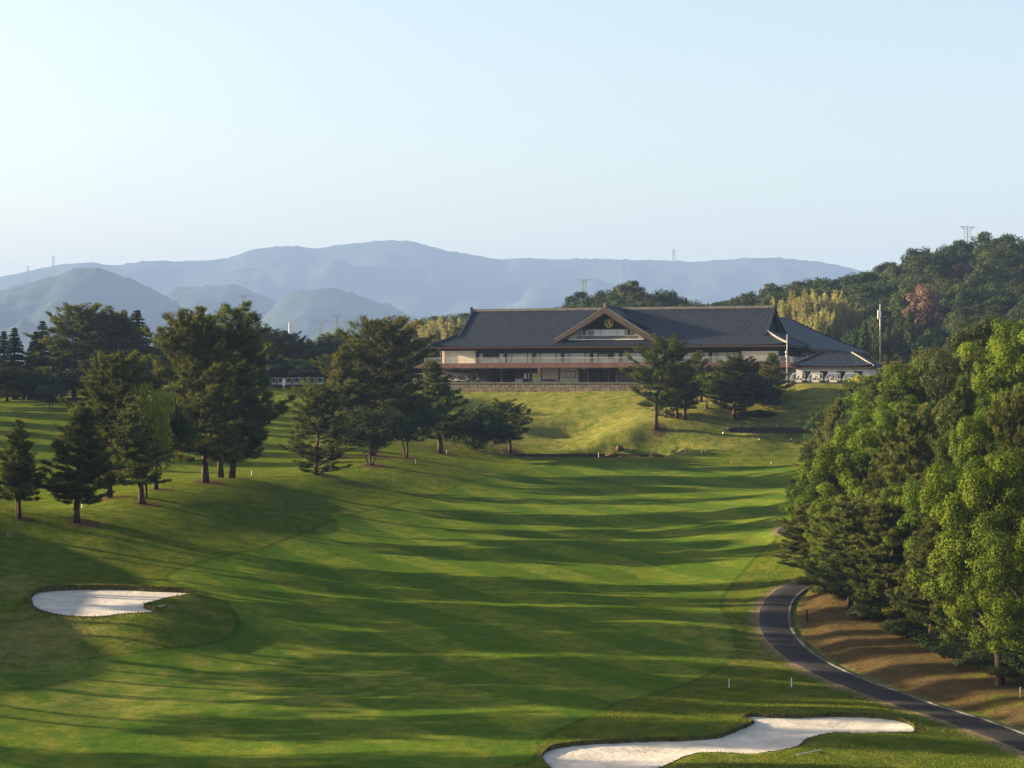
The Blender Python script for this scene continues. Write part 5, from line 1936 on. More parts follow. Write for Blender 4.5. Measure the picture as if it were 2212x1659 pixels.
# ------------------------------------------------------------------ trees
M_BARK = mat('pine_bark', (0.105, 0.070, 0.052), 0.9, 0.35, 3.0, 0.04, 8.0, stretch=(1, 1, 0.35), spec=0.1)
M_BARKD = mat('dark_bark', (0.085, 0.065, 0.05), 0.9, 0.35, 3.0, 0.04, 8.0, stretch=(1, 1, 0.35), spec=0.1)
M_PINE = foliage('pine_needles', (0.028, 0.060, 0.012), (0.165, 0.185, 0.032), 0.28, 0.6, 0.2, 0.05)
M_PINEL = foliage('pine_needles_pale', (0.050, 0.092, 0.018), (0.185, 0.220, 0.045), 0.25, 0.6, 0.2, 0.05)
M_CANDLE = foliage('pine_candle', (0.20, 0.19, 0.07), (0.30, 0.27, 0.10), 0.3, 0.6, 0.2, 0.02)
M_LEAFB = foliage('bright_leaf', (0.048, 0.098, 0.005), (0.175, 0.240, 0.012), 0.24, 0.5, 0.3, 0.03)
M_LEAFD = foliage('dark_leaf', (0.032, 0.058, 0.018), (0.085, 0.115, 0.028), 0.25, 0.5, 0.3, 0.06)
M_LEAFM = foliage('forest_leaf', (0.026, 0.052, 0.018), (0.085, 0.120, 0.034), 0.3, 0.55, 0.25, 0.09)
M_LIME = foliage('lime_leaf', (0.26, 0.30, 0.022), (0.48, 0.46, 0.04), 0.45, 0.5, 0.3, 0.03)
M_BAMBOO = foliage('bamboo_leaf', (0.27, 0.265, 0.085), (0.50, 0.47, 0.16), 0.35, 0.55, 0.25, 0.03)
M_RUST = foliage('rust_leaf', (0.18, 0.115, 0.085), (0.31, 0.205, 0.15), 0.3, 0.6, 0.2, 0.03)
M_CONE = foliage('cedar_needles', (0.028, 0.055, 0.02), (0.075, 0.11, 0.035), 0.2, 0.6, 0.2, 0.06)
M_COL = foliage('columnar_needles', (0.075, 0.115, 0.035), (0.14, 0.185, 0.06), 0.3, 0.6, 0.2, 0.03)


def unit(v):
    return v / (np.linalg.norm(v, axis=-1, keepdims=True) + 1e-9)


def tufts(C, A, K, ln, wd, spread, rng, tint):
    """K thin needles (triangles) in a brush at each centre C around axis A"""
    n = len(C)
    d = unit(A[:, None, :] + spread * rng.standard_normal((n, K, 3)))
    l = ln * rng.uniform(0.6, 1.15, (n, K, 1))
    w_ = unit(np.cross(d, rng.standard_normal((n, K, 3)))) * wd
    b = C[:, None, :] + rng.normal(0, ln * 0.22, (n, K, 3))
    V = np.stack([b - w_, b + w_, b + d * l], 2).reshape(-1, 3)
    T = np.arange(len(V)).reshape(-1, 3)
    return V, T, np.clip(np.repeat(tint, K) + rng.normal(0, 0.12, n * K), 0, 1)


def leaves(C, N, size, rng, tint, aspect=0.62):
    """one small four-cornered leaf at each centre"""
    n = len(C)
    t1 = unit(np.cross(N, rng.standard_normal((n, 3))))
    t2 = np.cross(unit(N), t1)
    s = size * rng.uniform(0.45, 1.5, (n, 1))
    a, b = t1 * s, t2 * s * aspect
    up = unit(N) * s * 0.15
    V = np.stack([C - a, C - b * 1.0 + up, C + a, C + b * 1.0 + up], 1).reshape(-1, 3)
    Q = np.arange(len(V)).reshape(-1, 4)
    return V, Q, np.clip(tint, 0, 1)


def pine(seed, H=15.0, spread=4.0, cb=0.3, whorls=22, K=15, needle=0.42, twin=False, shape='cone', lean=0.0, bark=None, leafm=None, candles=0, dens=1.0, up=0.25):
    rng = np.random.default_rng(seed)
    mbt = MB()
    C, A, TI = [], [], []
    trunks = [(0.0, 0.0, 1.0)] if not twin else [(-0.35, 0.1, 1.0), (0.4, -0.1, 0.93)]
    for ti, (ox, oy, hs) in enumerate(trunks):
        h = H * hs
        n = 10
        zs = np.linspace(0, 1, n)
        wob = H * 0.018
        tx = ox + np.cumsum(rng.normal(0, wob, n)) * zs + lean * h * zs ** 1.3 + (0.06 * H * (ti * 2 - 1) * zs if twin else 0)
        ty = oy + np.cumsum(rng.normal(0, wob, n)) * zs
        tz = h * zs
        r0 = H * 0.0165 * (0.8 if twin else 1)
        mbt.tube([(tx[i], ty[i], tz[i] - (0.5 if i == 0 else 0)) for i in range(n)], [r0 * (1.35 if i == 0 else 1.0) * (1 - 0.9 * zs[i]) + 0.02 for i in range(n)], 8)
        ang = rng.uniform(0, 6.28)
        for wi in range(whorls):
            f = (wi + rng.uniform(-0.3, 0.3)) / whorls
            t = cb + (0.985 - cb) * min(max(f, 0), 1)
            g = (t - cb) / (1 - cb)
            if shape == 'cone':
                pf = (1 - g) ** 0.72 * min(1.0, 0.62 + g * 3.0)
            elif shape == 'umbrella':
                pf = (1 - max(0, g - 0.35) / 0.65) ** 0.5 * (0.45 + 0.55 * min(1, g * 2.2))
            else:
                pf = math.sqrt(max(0.0, 1 - (2 * g - 0.85) ** 2 / 1.45)) * 0.98
            nb = rng.integers(3, 6) if g < 0.85 else 3
            for _ in range(nb):
                ang += 2.4 + rng.normal(0, 0.35)
                Lb = spread * max(pf, 0.10) * rng.uniform(0.62, 1.18)
                if rng.uniform() < 0.10:
                    Lb *= 0.4
                el = (-0.12 + up + 0.75 * g) + rng.normal(0, 0.14)
                bx, by, bz = np.interp(t, zs, tx), np.interp(t, zs, ty), t * h
                m = 6
                q = np.linspace(0, 1, m)
                cx = bx + np.cos(ang + 0.25 * q * rng.normal()) * Lb * q * math.cos(el)
                cyy = by + np.sin(ang + 0.25 * q * rng.normal()) * Lb * q * math.cos(el)
                cz = bz + Lb * q * math.sin(el) - 0.10 * Lb * np.sin(q * 2.6) + 0.16 * Lb * q ** 2.5
                mbt.tube([(cx[i], cyy[i], cz[i]) for i in range(m)], [max(0.012, 0.02 * Lb * (1 - 0.85 * x) ** 1.0) for x in q], 4, False)
                npad = max(2, int(Lb * 1.5 + 0.5))
                k = max(npad * 2, int(Lb * 6.0 * dens))
                pad_q = 0.30 + 0.70 * (np.arange(npad) + rng.uniform(0.3, 0.9, npad)) / npad
                pad_l = rng.normal(0, 1, npad) * (0.24 * Lb * (1.2 - pad_q) + 0.12)
                pad_t = rng.normal(0, 0.20, npad)
                pi_ = rng.integers(0, npad, k)
                tq = np.clip(pad_q[pi_] + rng.normal(0, 0.20 / max(Lb, 0.8), k), 0.2, 1.06)
                px_, py_, pz_ = np.interp(tq, q, cx), np.interp(tq, q, cyy), np.interp(tq, q, cz)
                lat = pad_l[pi_] + rng.normal(0, 0.24, k)
                px_ += -math.sin(ang) * lat
                py_ += math.cos(ang) * lat
                pz_ += rng.uniform(-0.05, 0.16, k) + 0.12 * np.abs(lat)
                C.append(np.stack([px_, py_, pz_], 1))
                ax = np.stack([np.full(k, math.cos(ang) * 0.45), np.full(k, math.sin(ang) * 0.45), np.full(k, 0.85)], 1)
                A.append(ax)
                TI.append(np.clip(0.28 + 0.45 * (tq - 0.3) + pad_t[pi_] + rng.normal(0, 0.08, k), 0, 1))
    C, A, TI = np.vstack(C), np.vstack(A), np.concatenate(TI)
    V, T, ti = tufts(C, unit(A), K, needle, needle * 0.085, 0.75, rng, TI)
    mi = np.zeros(len(T), int)
    if candles:
        top = np.argsort(-(C[:, 2] / H * 1.0 + rng.uniform(0, 0.9, len(C))))[:candles]
        cc = C[top]
        wv = unit(rng.standard_normal((len(cc), 3)) * np.array([1, 1, 0])) * 0.045
        tip = cc + np.array([0, 0, 1]) * (0.55 * rng.uniform(0.6, 1.2, (len(cc), 1))) + rng.normal(0, 0.05, (len(cc), 3))
        V2 = np.stack([cc - wv, cc + wv, tip], 1).reshape(-1, 3)
        T2 = np.arange(len(V2)).reshape(-1, 3) + len(V)
        V = np.vstack([V, V2])
        T = np.vstack([T, T2])
        mi = np.concatenate([mi, np.ones(len(T2), int)])
        ti = np.concatenate([ti, rng.uniform(0, 1, len(T2))])
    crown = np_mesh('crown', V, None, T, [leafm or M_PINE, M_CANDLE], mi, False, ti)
    trunk = mbt.mesh('trunk', bark or M_BARK, True)
    return trunk, crown, H, spread


def broad(seed, H=12.0, rad=4.5, cb=0.25, lobes=46, per=420, leaf=0.17, leafm=None, bark=None, stems=1, flat=1.0, lob_r=0.30, rough=0.16, trunk_r=0.022):
    rng = np.random.default_rng(seed)
    zc, rz = H * (cb + 1) / 2, H * (1 - cb) / 2
    pts = []
    tries = 0
    while len(pts) < lobes and tries < 6000:
        tries += 1
        d = unit(rng.standard_normal(3))
        rr = rng.uniform(0.25, 0.80) ** 0.6
        wv = 1 + rough * math.sin(3 * math.atan2(d[1], d[0]) + seed) + rough * rng.normal()
        p = np.array([d[0] * rad * rr * wv, d[1] * rad * rr * wv, zc + d[2] * rz * rr * flat])
        if d[2] < -0.5 and rng.uniform() < 0.6:
            continue
        if all(np.linalg.norm((p - q) / np.array([rad, rad, rz])) > 0.17 for q in pts):
            pts.append(p)
    pts = np.array(pts)
    mbt = MB()
    fork = H * cb * 0.9
    for s in range(stems):
        a = 2 * math.pi * s / stems + seed
        bx, by = (0.35 * math.cos(a), 0.35 * math.sin(a)) if stems > 1 else (0, 0)
        k = 1.0 if stems == 1 else 0.62
        r0 = H * trunk_r * k
        mbt.tube([(bx * 0.5, by * 0.5, -0.5), (bx, by, fork * 0.35), (bx * 2.2 + rng.normal(0, 0.15), by * 2.2 + rng.normal(0, 0.15), fork), (bx * 3, by * 3, zc), (bx * 3, by * 3, zc + rz * 0.6)],
                 [r0 * 1.4, r0, r0 * 0.8, r0 * 0.42, r0 * 0.12], 8)
    C, N, TI = [], [], []
    for p in pts:
        s = 0 if stems == 1 else rng.integers(stems)
        a = 2 * math.pi * s / stems + seed
        st = np.array([1.05 * math.cos(a), 1.05 * math.sin(a), 0]) * (stems > 1)
        z0 = min(fork + (p[2] - fork) * 0.45, p[2] - 0.2)
        mid = np.array([p[0] * 0.45 + st[0] * 0.5, p[1] * 0.45 + st[1] * 0.5, (z0 + p[2]) / 2 + 0.2])
        mbt.tube([(st[0], st[1], max(z0, fork * 0.8)), tuple(mid), tuple(p)], [H * trunk_r * 0.32, H * trunk_r * 0.2, 0.025], 5, False)
        lr = rad * lob_r * rng.uniform(0.75, 1.25)
        n = int(per * (lr / (rad * lob_r)) ** 2)
        d = unit(rng.standard_normal((n, 3)))
        out = unit((p - np.array([0, 0, zc - rz * 0.35])) / np.array([rad, rad, rz]))
        keepm = (d @ out > -0.45) | (rng.uniform(0, 1, n) < 0.25)
        d = d[keepm]
        r_ = lr * (0.72 + 0.36 * rng.uniform(0, 1, (len(d), 1)))
        # clumped surface
        nz = vnoise(d[:, 0] * 3 + p[0], d[:, 1] * 3 + p[2], seed, 2)[:, None]
        r_ = r_ * (1 + 0.28 * nz)
        C.append(p + d * r_ * np.array([1.05, 1.05, 0.8]))
        N.append(unit(d * 1.5 + np.array([0, 0, 0.3]) + 0.5 * rng.standard_normal(d.shape)))
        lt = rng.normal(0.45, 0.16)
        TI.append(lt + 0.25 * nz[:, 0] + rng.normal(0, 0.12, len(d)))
    C, N, TI = np.vstack(C), np.vstack(N), np.concatenate(TI)
    V, Q, ti = leaves(C, N, leaf, rng, TI)
    crown = np_mesh('crown', V, Q, None, [leafm or M_LEAFD], None, False, ti)
    return mbt.mesh('trunk', bark or M_BARKD, True), crown, H, rad


def conifer(seed, H=18.0, spread=4.0, whorls=30, leafm=None, narrow=False, droop=0.35, dens=1.0, sz=0.30, cb=0.06):
    rng = np.random.default_rng(seed)
    mbt = MB()
    mbt.tube([(0, 0, -0.5), (0, 0, H * 0.5), (0, 0, H)], [H * 0.02, H * 0.012, 0.02], 8)
    C, N, TI = [], [], []
    ang = 0.0
    for w_ in range(whorls):
        g = (w_ + rng.uniform(-0.3, 0.3)) / whorls
        g = min(max(g, 0.0), 0.99)
        z = H * (cb + (1 - cb) * g)
        pf = (1 - g) ** (0.85 if not narrow else 0.5) * (min(1, 0.4 + 2.5 * g) if narrow else min(1, 0.75 + g))
        for _ in range(6):
            ang += 2.4 + rng.normal(0, 0.3)
            Lb = max(0.25, spread * pf * rng.uniform(0.7, 1.15))
            k = max(4, int(Lb * 34 * dens))
            q = rng.uniform(0.05, 1, k) ** 0.8
            el = (0.35 if not narrow else 0.9)
            x = math.cos(ang) * Lb * q
            y = math.sin(ang) * Lb * q
            lat = rng.normal(0, 1, k) * 0.16 * Lb * (1.1 - q) + rng.normal(0, 0.08, k)
            zz_ = z + Lb * q * (el * 0.35) - droop * Lb * q ** 1.8 - np.abs(lat) * 0.25 + rng.normal(0, 0.06, k)
            C.append(np.stack([x - math.sin(ang) * lat, y + math.cos(ang) * lat, zz_], 1))
            nn = np.stack([np.full(k, math.cos(ang) * 0.3), np.full(k, math.sin(ang) * 0.3), np.full(k, 1.0)], 1)
            N.append(unit(nn + 0.55 * rng.standard_normal((k, 3))))
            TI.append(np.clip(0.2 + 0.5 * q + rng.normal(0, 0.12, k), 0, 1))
            if not narrow:
                mbt.tube([(0, 0, z), (math.cos(ang) * Lb * 0.8, math.sin(ang) * Lb * 0.8, z + Lb * 0.8 * el * 0.35 - droop * Lb * 0.6)], [0.05, 0.015], 4, False)
    C, N, TI = np.vstack(C), np.vstack(N), np.concatenate(TI)
    V, Q, ti = leaves(C, N, sz, rng, TI, 0.5)
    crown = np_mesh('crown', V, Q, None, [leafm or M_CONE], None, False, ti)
    return mbt.mesh('trunk', M_BARKD, True), crown, H, spread


def bamboo(seed, H=11.0, rad=5.0):
    rng = np.random.default_rng(seed)
    mbt = MB()
    C, N, TI = [], [], []
    for s in range(40):
        a, r_ = rng.uniform(0, 6.28), rad * math.sqrt(rng.uniform(0, 1)) * 0.8
        bx, by = r_ * math.cos(a), r_ * math.sin(a)
        h = H * rng.uniform(0.7, 1.05)
        la, ll = rng.uniform(0, 6.28), h * rng.uniform(0.12, 0.3)
        q = np.linspace(0, 1, 6)
        mbt.tube([(bx + math.cos(la) * ll * x ** 2.2, by + math.sin(la) * ll * x ** 2.2, h * (x - 0.08 * x ** 4)) for x in q], [0.05, 0.05, 0.045, 0.035, 0.025, 0.01], 4, False)
        n = 240
        x = 0.3 + 0.7 * rng.uniform(0, 1, n) ** 0.8
        w_ = 0.9 * (1.25 - x) + 0.2
        pos = np.stack([bx + math.cos(la) * ll * x ** 2.2 + rng.normal(0, 1, n) * w_ * 0.55, by + math.sin(la) * ll * x ** 2.2 + rng.normal(0, 1, n) * w_ * 0.55, h * (x - 0.08 * x ** 4) + rng.normal(0, 0.35, n)], 1)
        C.append(pos)
        N.append(unit(rng.standard_normal((n, 3)) + np.array([0, 0, 0.4])))
        TI.append(np.clip(rng.normal(0.5, 0.2) + rng.normal(0, 0.15, n), 0, 1))
    C, N, TI = np.vstack(C), np.vstack(N), np.concatenate(TI)
    V, Q, ti = leaves(C, N, 0.26, rng, TI, 0.32)
    return mbt.mesh('trunk', M_BARKD), np_mesh('crown', V, Q, None, [M_BAMBOO], None, False, ti), H, rad


def plant_tree(name, proto, loc, H, width, label, cat='tree', group=None, rz=None, single=False):
    """copy of a proto tree scaled to height and crown width"""
    tr, cr, h0, r0 = proto
    sz = H / h0
    sx = width / (2 * r0)
    t = empty(name, loc, R.uniform(0, 6.28) if rz is None else rz)
    t.scale = (sx, sx, sz)
    tag(t, label, cat, group)
    link('trunk', tr, t)
    link('crown', cr, t)
    return t


PD = dict(K=19, dens=1.55, needle=0.40)
PINES = [pine(11, whorls=27, spread=3.6, cb=0.17, candles=160, **PD),
         pine(12, twin=True, whorls=20, spread=3.2, cb=0.20, candles=90, **PD),
         pine(13, whorls=28, spread=4.6, cb=0.18, shape='round', candles=120, **PD),
         pine(14, whorls=25, spread=3.2, cb=0.20, shape='cone', candles=200, leafm=M_PINEL, **PD),
         pine(15, whorls=28, spread=3.9, cb=0.14, shape='round', candles=60, **PD),
         pine(16, twin=True, whorls=25, spread=4.1, cb=0.13, shape='round', candles=60, **PD),
         pine(17, whorls=22, spread=5.6, cb=0.05, shape='round', candles=260, **PD),
         pine(18, whorls=17, spread=5.4, cb=0.26, shape='umbrella', lean=0.04, **PD)]
DENSE = [pine(31, H=15, whorls=34, spread=3.9, cb=0.16, K=26, needle=0.34, dens=1.9, candles=700, leafm=M_PINEL),
         pine(32, H=15, whorls=32, spread=4.3, cb=0.14, K=26, needle=0.34, dens=1.9, shape='round', candles=600, leafm=M_PINEL),
         pine(33, H=15, whorls=34, spread=3.6, cb=0.12, K=26, needle=0.34, dens=1.9, candles=700, leafm=M_PINE)]
BROADS = [broad(21, lobes=60, per=330, leaf=0.16, leafm=M_LEAFD),
          broad(22, H=9, rad=5, cb=0.22, lobes=56, per=330, leaf=0.15, stems=4, leafm=M_LEAFD),
          broad(23, H=11, rad=4.4, cb=0.24, lobes=56, per=320, leaf=0.16, stems=2, leafm=M_LEAFD),
          broad(24, H=10, rad=4.2, cb=0.3, lobes=40, per=300, leaf=0.16, stems=2, leafm=M_LEAFB)]
LIMES = [broad(41, H=10, rad=4.2, cb=0.25, lobes=44, per=260, leaf=0.17, leafm=M_LIME)]
SHRUBS = [broad(51, H=6, rad=3.6, cb=0.02, lobes=46, per=300, leaf=0.15, leafm=M_LEAFD, stems=3, trunk_r=0.012),
          broad(52, H=5, rad=3.0, cb=0.10, lobes=36, per=280, leaf=0.13, leafm=M_LEAFD, trunk_r=0.02)]
NEARB = [broad(61, H=16, rad=5.2, cb=0.10, lobes=130, per=1000, leaf=0.088, leafm=M_LEAFB, lob_r=0.19, rough=0.24),
         broad(62, H=16, rad=5.2, cb=0.12, lobes=120, per=1000, leaf=0.088, leafm=M_LEAFB, lob_r=0.195, rough=0.24),
         broad(63, H=14, rad=4.8, cb=0.10, lobes=110, per=800, leaf=0.09, leafm=M_LEAFM, lob_r=0.195, rough=0.24)]
CONIFS = [conifer(71), conifer(72, H=20, spread=5.2, whorls=34, droop=0.42), conifer(73, H=16, spread=3.2, whorls=30)]
COLUMN = [conifer(81, H=13, spread=1.9, whorls=34, leafm=M_COL, narrow=True, droop=0.1, dens=1.3, sz=0.24)]
FORESTB = [broad(90 + k, H=13, rad=6.2, cb=0.08, lobes=44, per=110, leaf=0.36, leafm=M_LEAFM, lob_r=0.30, rough=0.2) for k in range(6)]
RUST = [broad(97, H=13, rad=6.0, cb=0.1, lobes=60, per=120, leaf=0.34, leafm=M_RUST, lob_r=0.27)]
BAMB = [bamboo(98), bamboo(99)]

PROTO = {'pine': PINES, 'broad': BROADS, 'lime': LIMES, 'shrub': SHRUBS}
NAME = {'pine': 'pine_tree', 'broad': 'evergreen_tree', 'lime': 'lime_green_tree', 'shrub': 'shrub'}
for lst, grp in ((LEFT_TREES, 'trees of the left ridge'), (MID_TREES, 'trees below the clubhouse')):
    for kind, px, fy, top, wpx, var, label in lst:
        f = foot[label]
        H = (CY - top) / F * f.y - f.z
        plant_tree(NAME[kind], PROTO[kind][var % len(PROTO[kind])], f - Vector((0, 0, 0.1)), H, wpx / F * f.y * 1.1, label, 'shrub' if kind == 'shrub' else 'tree', grp)


def tree_at(kindname, proto, px, Y, top, wpx, label, cat='tree', group=None):
    x = xof(px, Y)
    z = float(ground2(np.array([x]), np.array([Y]))[0])
    H = (CY - top) / F * Y - z
    return plant_tree(kindname, proto, (x, Y, z - 0.15), max(H, 1.0), wpx / F * Y, label, cat, group)


# yellow spring tree behind the ridge
tree_at('lime_green_tree', LIMES[0], 316, 262, 802, 100, 'bright yellow spring tree peeking out behind the left ridge pines')
tree_at('lime_green_tree', LIMES[0], 1868, 392, 800, 76, 'yellow-green bush in front of the cart shed')
tree_at('evergreen_tree', NEARB[2], 905, 497, 743, 80, 'fresh yellow-green tree beside the left end of the clubhouse roof')
# dark wood at the far left
FL = [('conifer', 8, 455, 712, 70, 'dark ragged tree cut by the left edge of the wood'), ('conifer', 31, 438, 704, 80, 'pointed olive conifer near the left edge'), ('cedar', 92, 470, 690, 100, 'layered cedar between the two olive conifers'),
      ('conifer', 78, 436, 712, 74, 'dense dark conifer in front of the layered cedar'), ('cedar', 125, 480, 702, 48, 'thin spire of a cedar left of the big brown-green pine'), ('pine', 160, 440, 671, 150, 'big brown-green pine rising above the far left wood'),
      ('pine', 212, 452, 690, 96, 'open-topped pine in the middle of the far left wood'), ('cedar', 238, 475, 681, 52, 'narrow cedar tip behind the open-topped pine'), ('pine', 262, 446, 684, 100, 'rounded pine left of the tall twin cedars'),
      ('cedar', 268, 468, 666, 90, 'left one of the tall twin cedars'), ('cedar', 296, 462, 666, 118, 'right one of the tall twin cedars'), ('broad', 60, 432, 800, 90, 'low dark tree under the olive conifers'), ('broad', 200, 432, 790, 120, 'dark rounded tree under the open-topped pine'),
      ('broad', 290, 432, 785, 110, 'dark rounded tree under the twin cedars'), ('broad', 345, 450, 752, 80, 'leafy tree right of the twin cedars'), ('broad', 120, 434, 810, 100, 'low dark tree left of the rounded one'), ('broad', 110, 404, 826, 50, 'grey-green young tree on the shaded slope'),
      ('broad', 15, 430, 790, 90, 'low dark tree by the left edge'), ('broad', 345, 900, 720, 22, 'small hazy tree far behind the twin cedars')]
for kind, px, Y, top, wpx, label in FL:
    pr = {'conifer': CONIFS[2], 'cedar': CONIFS[px % 2], 'pine': PINES[(2, 4)[px % 2]], 'broad': BROADS[px % 3]}[kind]
    tree_at({'conifer': 'conifer_tree', 'cedar': 'cedar_tree', 'pine': 'pine_tree', 'broad': 'evergreen_tree'}[kind], pr, px, Y, top, wpx * 1.35, label, 'tree', 'wood at the far left')
# dark tree row behind the cart lot
ROW = [(390, 500, 735, 90), (520, 520, 728, 90), (545, 505, 712, 84), (582, 512, 716, 92), (612, 520, 728, 80), (640, 508, 722, 90), (668, 520, 730, 84), (700, 512, 728, 90), (735, 525, 722, 90), (775, 530, 728, 90), (850, 520, 735, 90), (880, 505, 722, 80), (915, 530, 728, 90), (560, 480, 770, 90), (650, 482, 772, 100), (720, 482, 768, 96), (605, 480, 772, 90), (690, 479, 778, 80), (985, 500, 712, 60), (870, 478, 768, 110), (930, 484, 765, 80)]
for k, (px, Y, top, wpx) in enumerate(ROW):
    pr = (PINES[7], CONIFS[1], BROADS[0], PINES[4], BROADS[2])[k % 5]
    tree_at('row_tree', pr, px, Y, top, wpx * 1.35, 'dark evergreen in the tall row behind the far cart lot', 'tree', 'dark tree row behind the cart lot')
for k, px in enumerate((940, 958, 1000)):
    pass
for k, (px, wpx) in enumerate([(632, 22), (655, 26), (680, 24), (607, 20)]):
    tree_at('hedge_bush', SHRUBS[1], px, 452, 825 - 2 * (k % 2), wpx, 'small clipped bush behind the parked cart row', 'shrub', 'clipped bushes behind the carts')

# ------------------------------------------------------------------ mixed wood on the right, along the path
def skyline(px):
    return np.interp(px, [1690, 1720, 1745, 1770, 1800, 1830, 1870, 1920, 1980, 2040, 2100, 2150, 2212, 2400], [1120, 1020, 985, 930, 870, 848, 815, 790, 760, 728, 705, 690, 690, 690])


SPEC = [  # px, Y, top, width px, kind, label
    (1758, 222, 1085, 190, 'd0', 'pine leaning over the path bend with pale candles'),
    (1835, 203, 1090, 220, 'd1', 'broad pine with drooping boughs inside the path bend'),
    (1925, 190, 1080, 220, 'd2', 'pine with a dark slanting trunk on the litter bank'),
    (2010, 182, 1100, 200, 'd0', 'pine with pale bare twigs right of the slanting trunk'),
    (2160, 160, 930, 300, 'n0', 'large bright green leafy tree at the right edge'),
    (2240, 152, 1090, 240, 'n1', 'leafy tree cut by the right edge of the picture'),
    (2085, 174, 1190, 170, 'd1', 'shaded pine under the large leafy tree'),
    (1735, 243, 1050, 140, 'd2', 'dark pine beside the hidden stretch of path'),
    (1800, 232, 960, 200, 'n1', 'bright leafy tree behind the pine at the path bend'),
    (1880, 226, 890, 230, 'n0', 'sunlit green tree in the middle of the right wood'),
    (1975, 214, 900, 210, 'd1', 'feathery grey-green pine left of the large leafy tree'),
    (2065, 205, 810, 190, 'd0', 'tall pine in the right wood under the skyline crowns'),
    (1752, 268, 985, 140, 'd2', 'dark pine at the wood edge halfway up the fairway'),
    (1785, 290, 905, 160, 'd0', 'dark pine above the fairway edge'),
    (1788, 332, 925, 110, 'd2', 'grey-green pine closest to the timber wall'),
    (1808, 352, 868, 110, 'n2', 'round leafy tree just below the cart yard'),
    (1900, 300, 815, 170, 'n0', 'broad yellow-green crown below the cart shed'),
    (2000, 270, 748, 210, 'n1', 'broad crown on the wood skyline right of the shed'),
    (2110, 250, 672, 230, 'n2', 'tall rounded crown on the skyline near the right edge'),
    (2200, 235, 655, 230, 'n0', 'tall crown on the skyline cut by the right edge'),
    (2125, 200, 850, 190, 'n1', 'yellow-lit crown behind the large leafy tree'),
    (2205, 190, 880, 180, 'd1', 'pine behind the leafy tree at the right edge'),
    (1945, 250, 840, 170, 'd2', 'slim dark pine among the sunlit crowns'),
    (1845, 262, 880, 160, 'n2', 'dull green crown between the fairway edge pines and the sunlit tree'),
]
occ = []
for px, Y, top, wpx, k, label in SPEC:
    pr = {'d': DENSE, 'n': NEARB}[k[0]][int(k[1])]
    tree_at('pine_tree' if k[0] == 'd' else 'leafy_tree', pr, px, Y, top, wpx, label, 'tree', 'wood along the path')
    occ.append((xof(px, Y), Y))
rr = np.random.default_rng(5)
cnt = 0
for _ in range(6000):
    Y = rr.uniform(168, 412)
    edge = np.interp(Y, [160, 185, 205, 220, 245, 285, 330, 380, 412], [44, 36.5, 34.5, 34.5, 36, 41, 49, 58, 69])
    X = edge + rr.uniform(0, 1) ** 1.5 * 46
    px = CX + F * X / Y
    if px > 2330:
        continue
    if min((X - a) ** 2 + (Y - b) ** 2 for a, b in occ) < (5.0 + Y * 0.004) ** 2:
        continue
    z = float(ground2(np.array([X]), np.array([Y]))[0])
    Hm = (CY - skyline(px)) / F * Y - z
    H = min(rr.uniform(10.5, 15.5), Hm * rr.uniform(0.86, 1.0))
    if H < 4.5:
        continue
    occ.append((X, Y))
    kk = rr.integers(6)
    pr = (DENSE + NEARB)[kk]
    wv = H * rr.uniform(0.55, 0.74)
    zone = 'near' if Y < 215 else ('middle' if Y < 290 else 'far')
    plant_tree('pine_tree' if kk < 3 else 'leafy_tree', pr, (X, Y, z - 0.15), H, wv, f'{"pine" if kk < 3 else "leafy tree"} in the {zone} part of the mixed wood right of the fairway', 'tree', f'{zone} wood {"pines" if kk < 3 else "leafy trees"}')
    cnt += 1
    if cnt > 105:
        break

# undergrowth at the foot of the wood
for k, (px, Y, top, wpx) in enumerate([(1775, 214, 1265, 60), (1815, 208, 1280, 70), (1880, 196, 1335, 60), (1960, 186, 1375, 70), (2040, 178, 1400, 80), (2105, 170, 1425, 90), (2170, 166, 1430, 100), (2215, 160, 1450, 90), (1840, 218, 1230, 80), (1930, 205, 1270, 90), (2010, 196, 1300, 90), (2090, 186, 1330, 90)]):
    tree_at('undergrowth_bush', SHRUBS[0], px, Y, top - 40, wpx * 1.7, 'dark undergrowth bush at the foot of the right wood', 'shrub', 'undergrowth of the right wood')

# ------------------------------------------------------------------ wooded hill behind the clubhouse
BIGS = [('rust', 1993, 640, 612, 76, 'rust-brown round tree on the wooded hill'), ('rust', 2075, 780, 566, 40, 'small brown tree high on the hill below the pylon'),
        ('bamboo', 1700, 640, 640, 70, 'left plume of the pale yellow bamboo grove'), ('bamboo', 1745, 632, 628, 80, 'middle left plume of the pale yellow bamboo grove'), ('bamboo', 1790, 636, 624, 80, 'middle right plume of the pale yellow bamboo grove'), ('bamboo', 1832, 640, 650, 70, 'right plume of the pale yellow bamboo grove'), ('bamboo', 1765, 600, 662, 80, 'front plume of the pale yellow bamboo grove'),
        ('column', 1868, 560, 690, 36, 'tallest pale columnar conifer below the hill'), ('column', 1788, 560, 702, 30, 'pale columnar conifer behind the wing roof'), ('column', 1965, 570, 668, 38, 'pale columnar conifer left of the rust-brown tree'), ('column', 1917, 575, 702, 20, 'small pale columnar conifer by the antenna mast'),
        ('bamboo', 985, 740, 682, 64, 'hazy bamboo plume left of the main roof'), ('bamboo', 940, 750, 688, 74, 'hazy bamboo plume behind the utility pole'), ('bamboo', 880, 760, 692, 66, 'hazy bamboo plume farther left')]
for kind, px, Y, top, wpx, label in BIGS:
    pr = {'rust': RUST[0], 'bamboo': BAMB[px % 2], 'column': COLUMN[0]}[kind]
    tree_at({'rust': 'rust_brown_tree', 'bamboo': 'bamboo_clump', 'column': 'columnar_conifer'}[kind], pr, px, Y, top, wpx, label, 'bamboo' if kind == 'bamboo' else 'tree', 'accent trees of the hill')
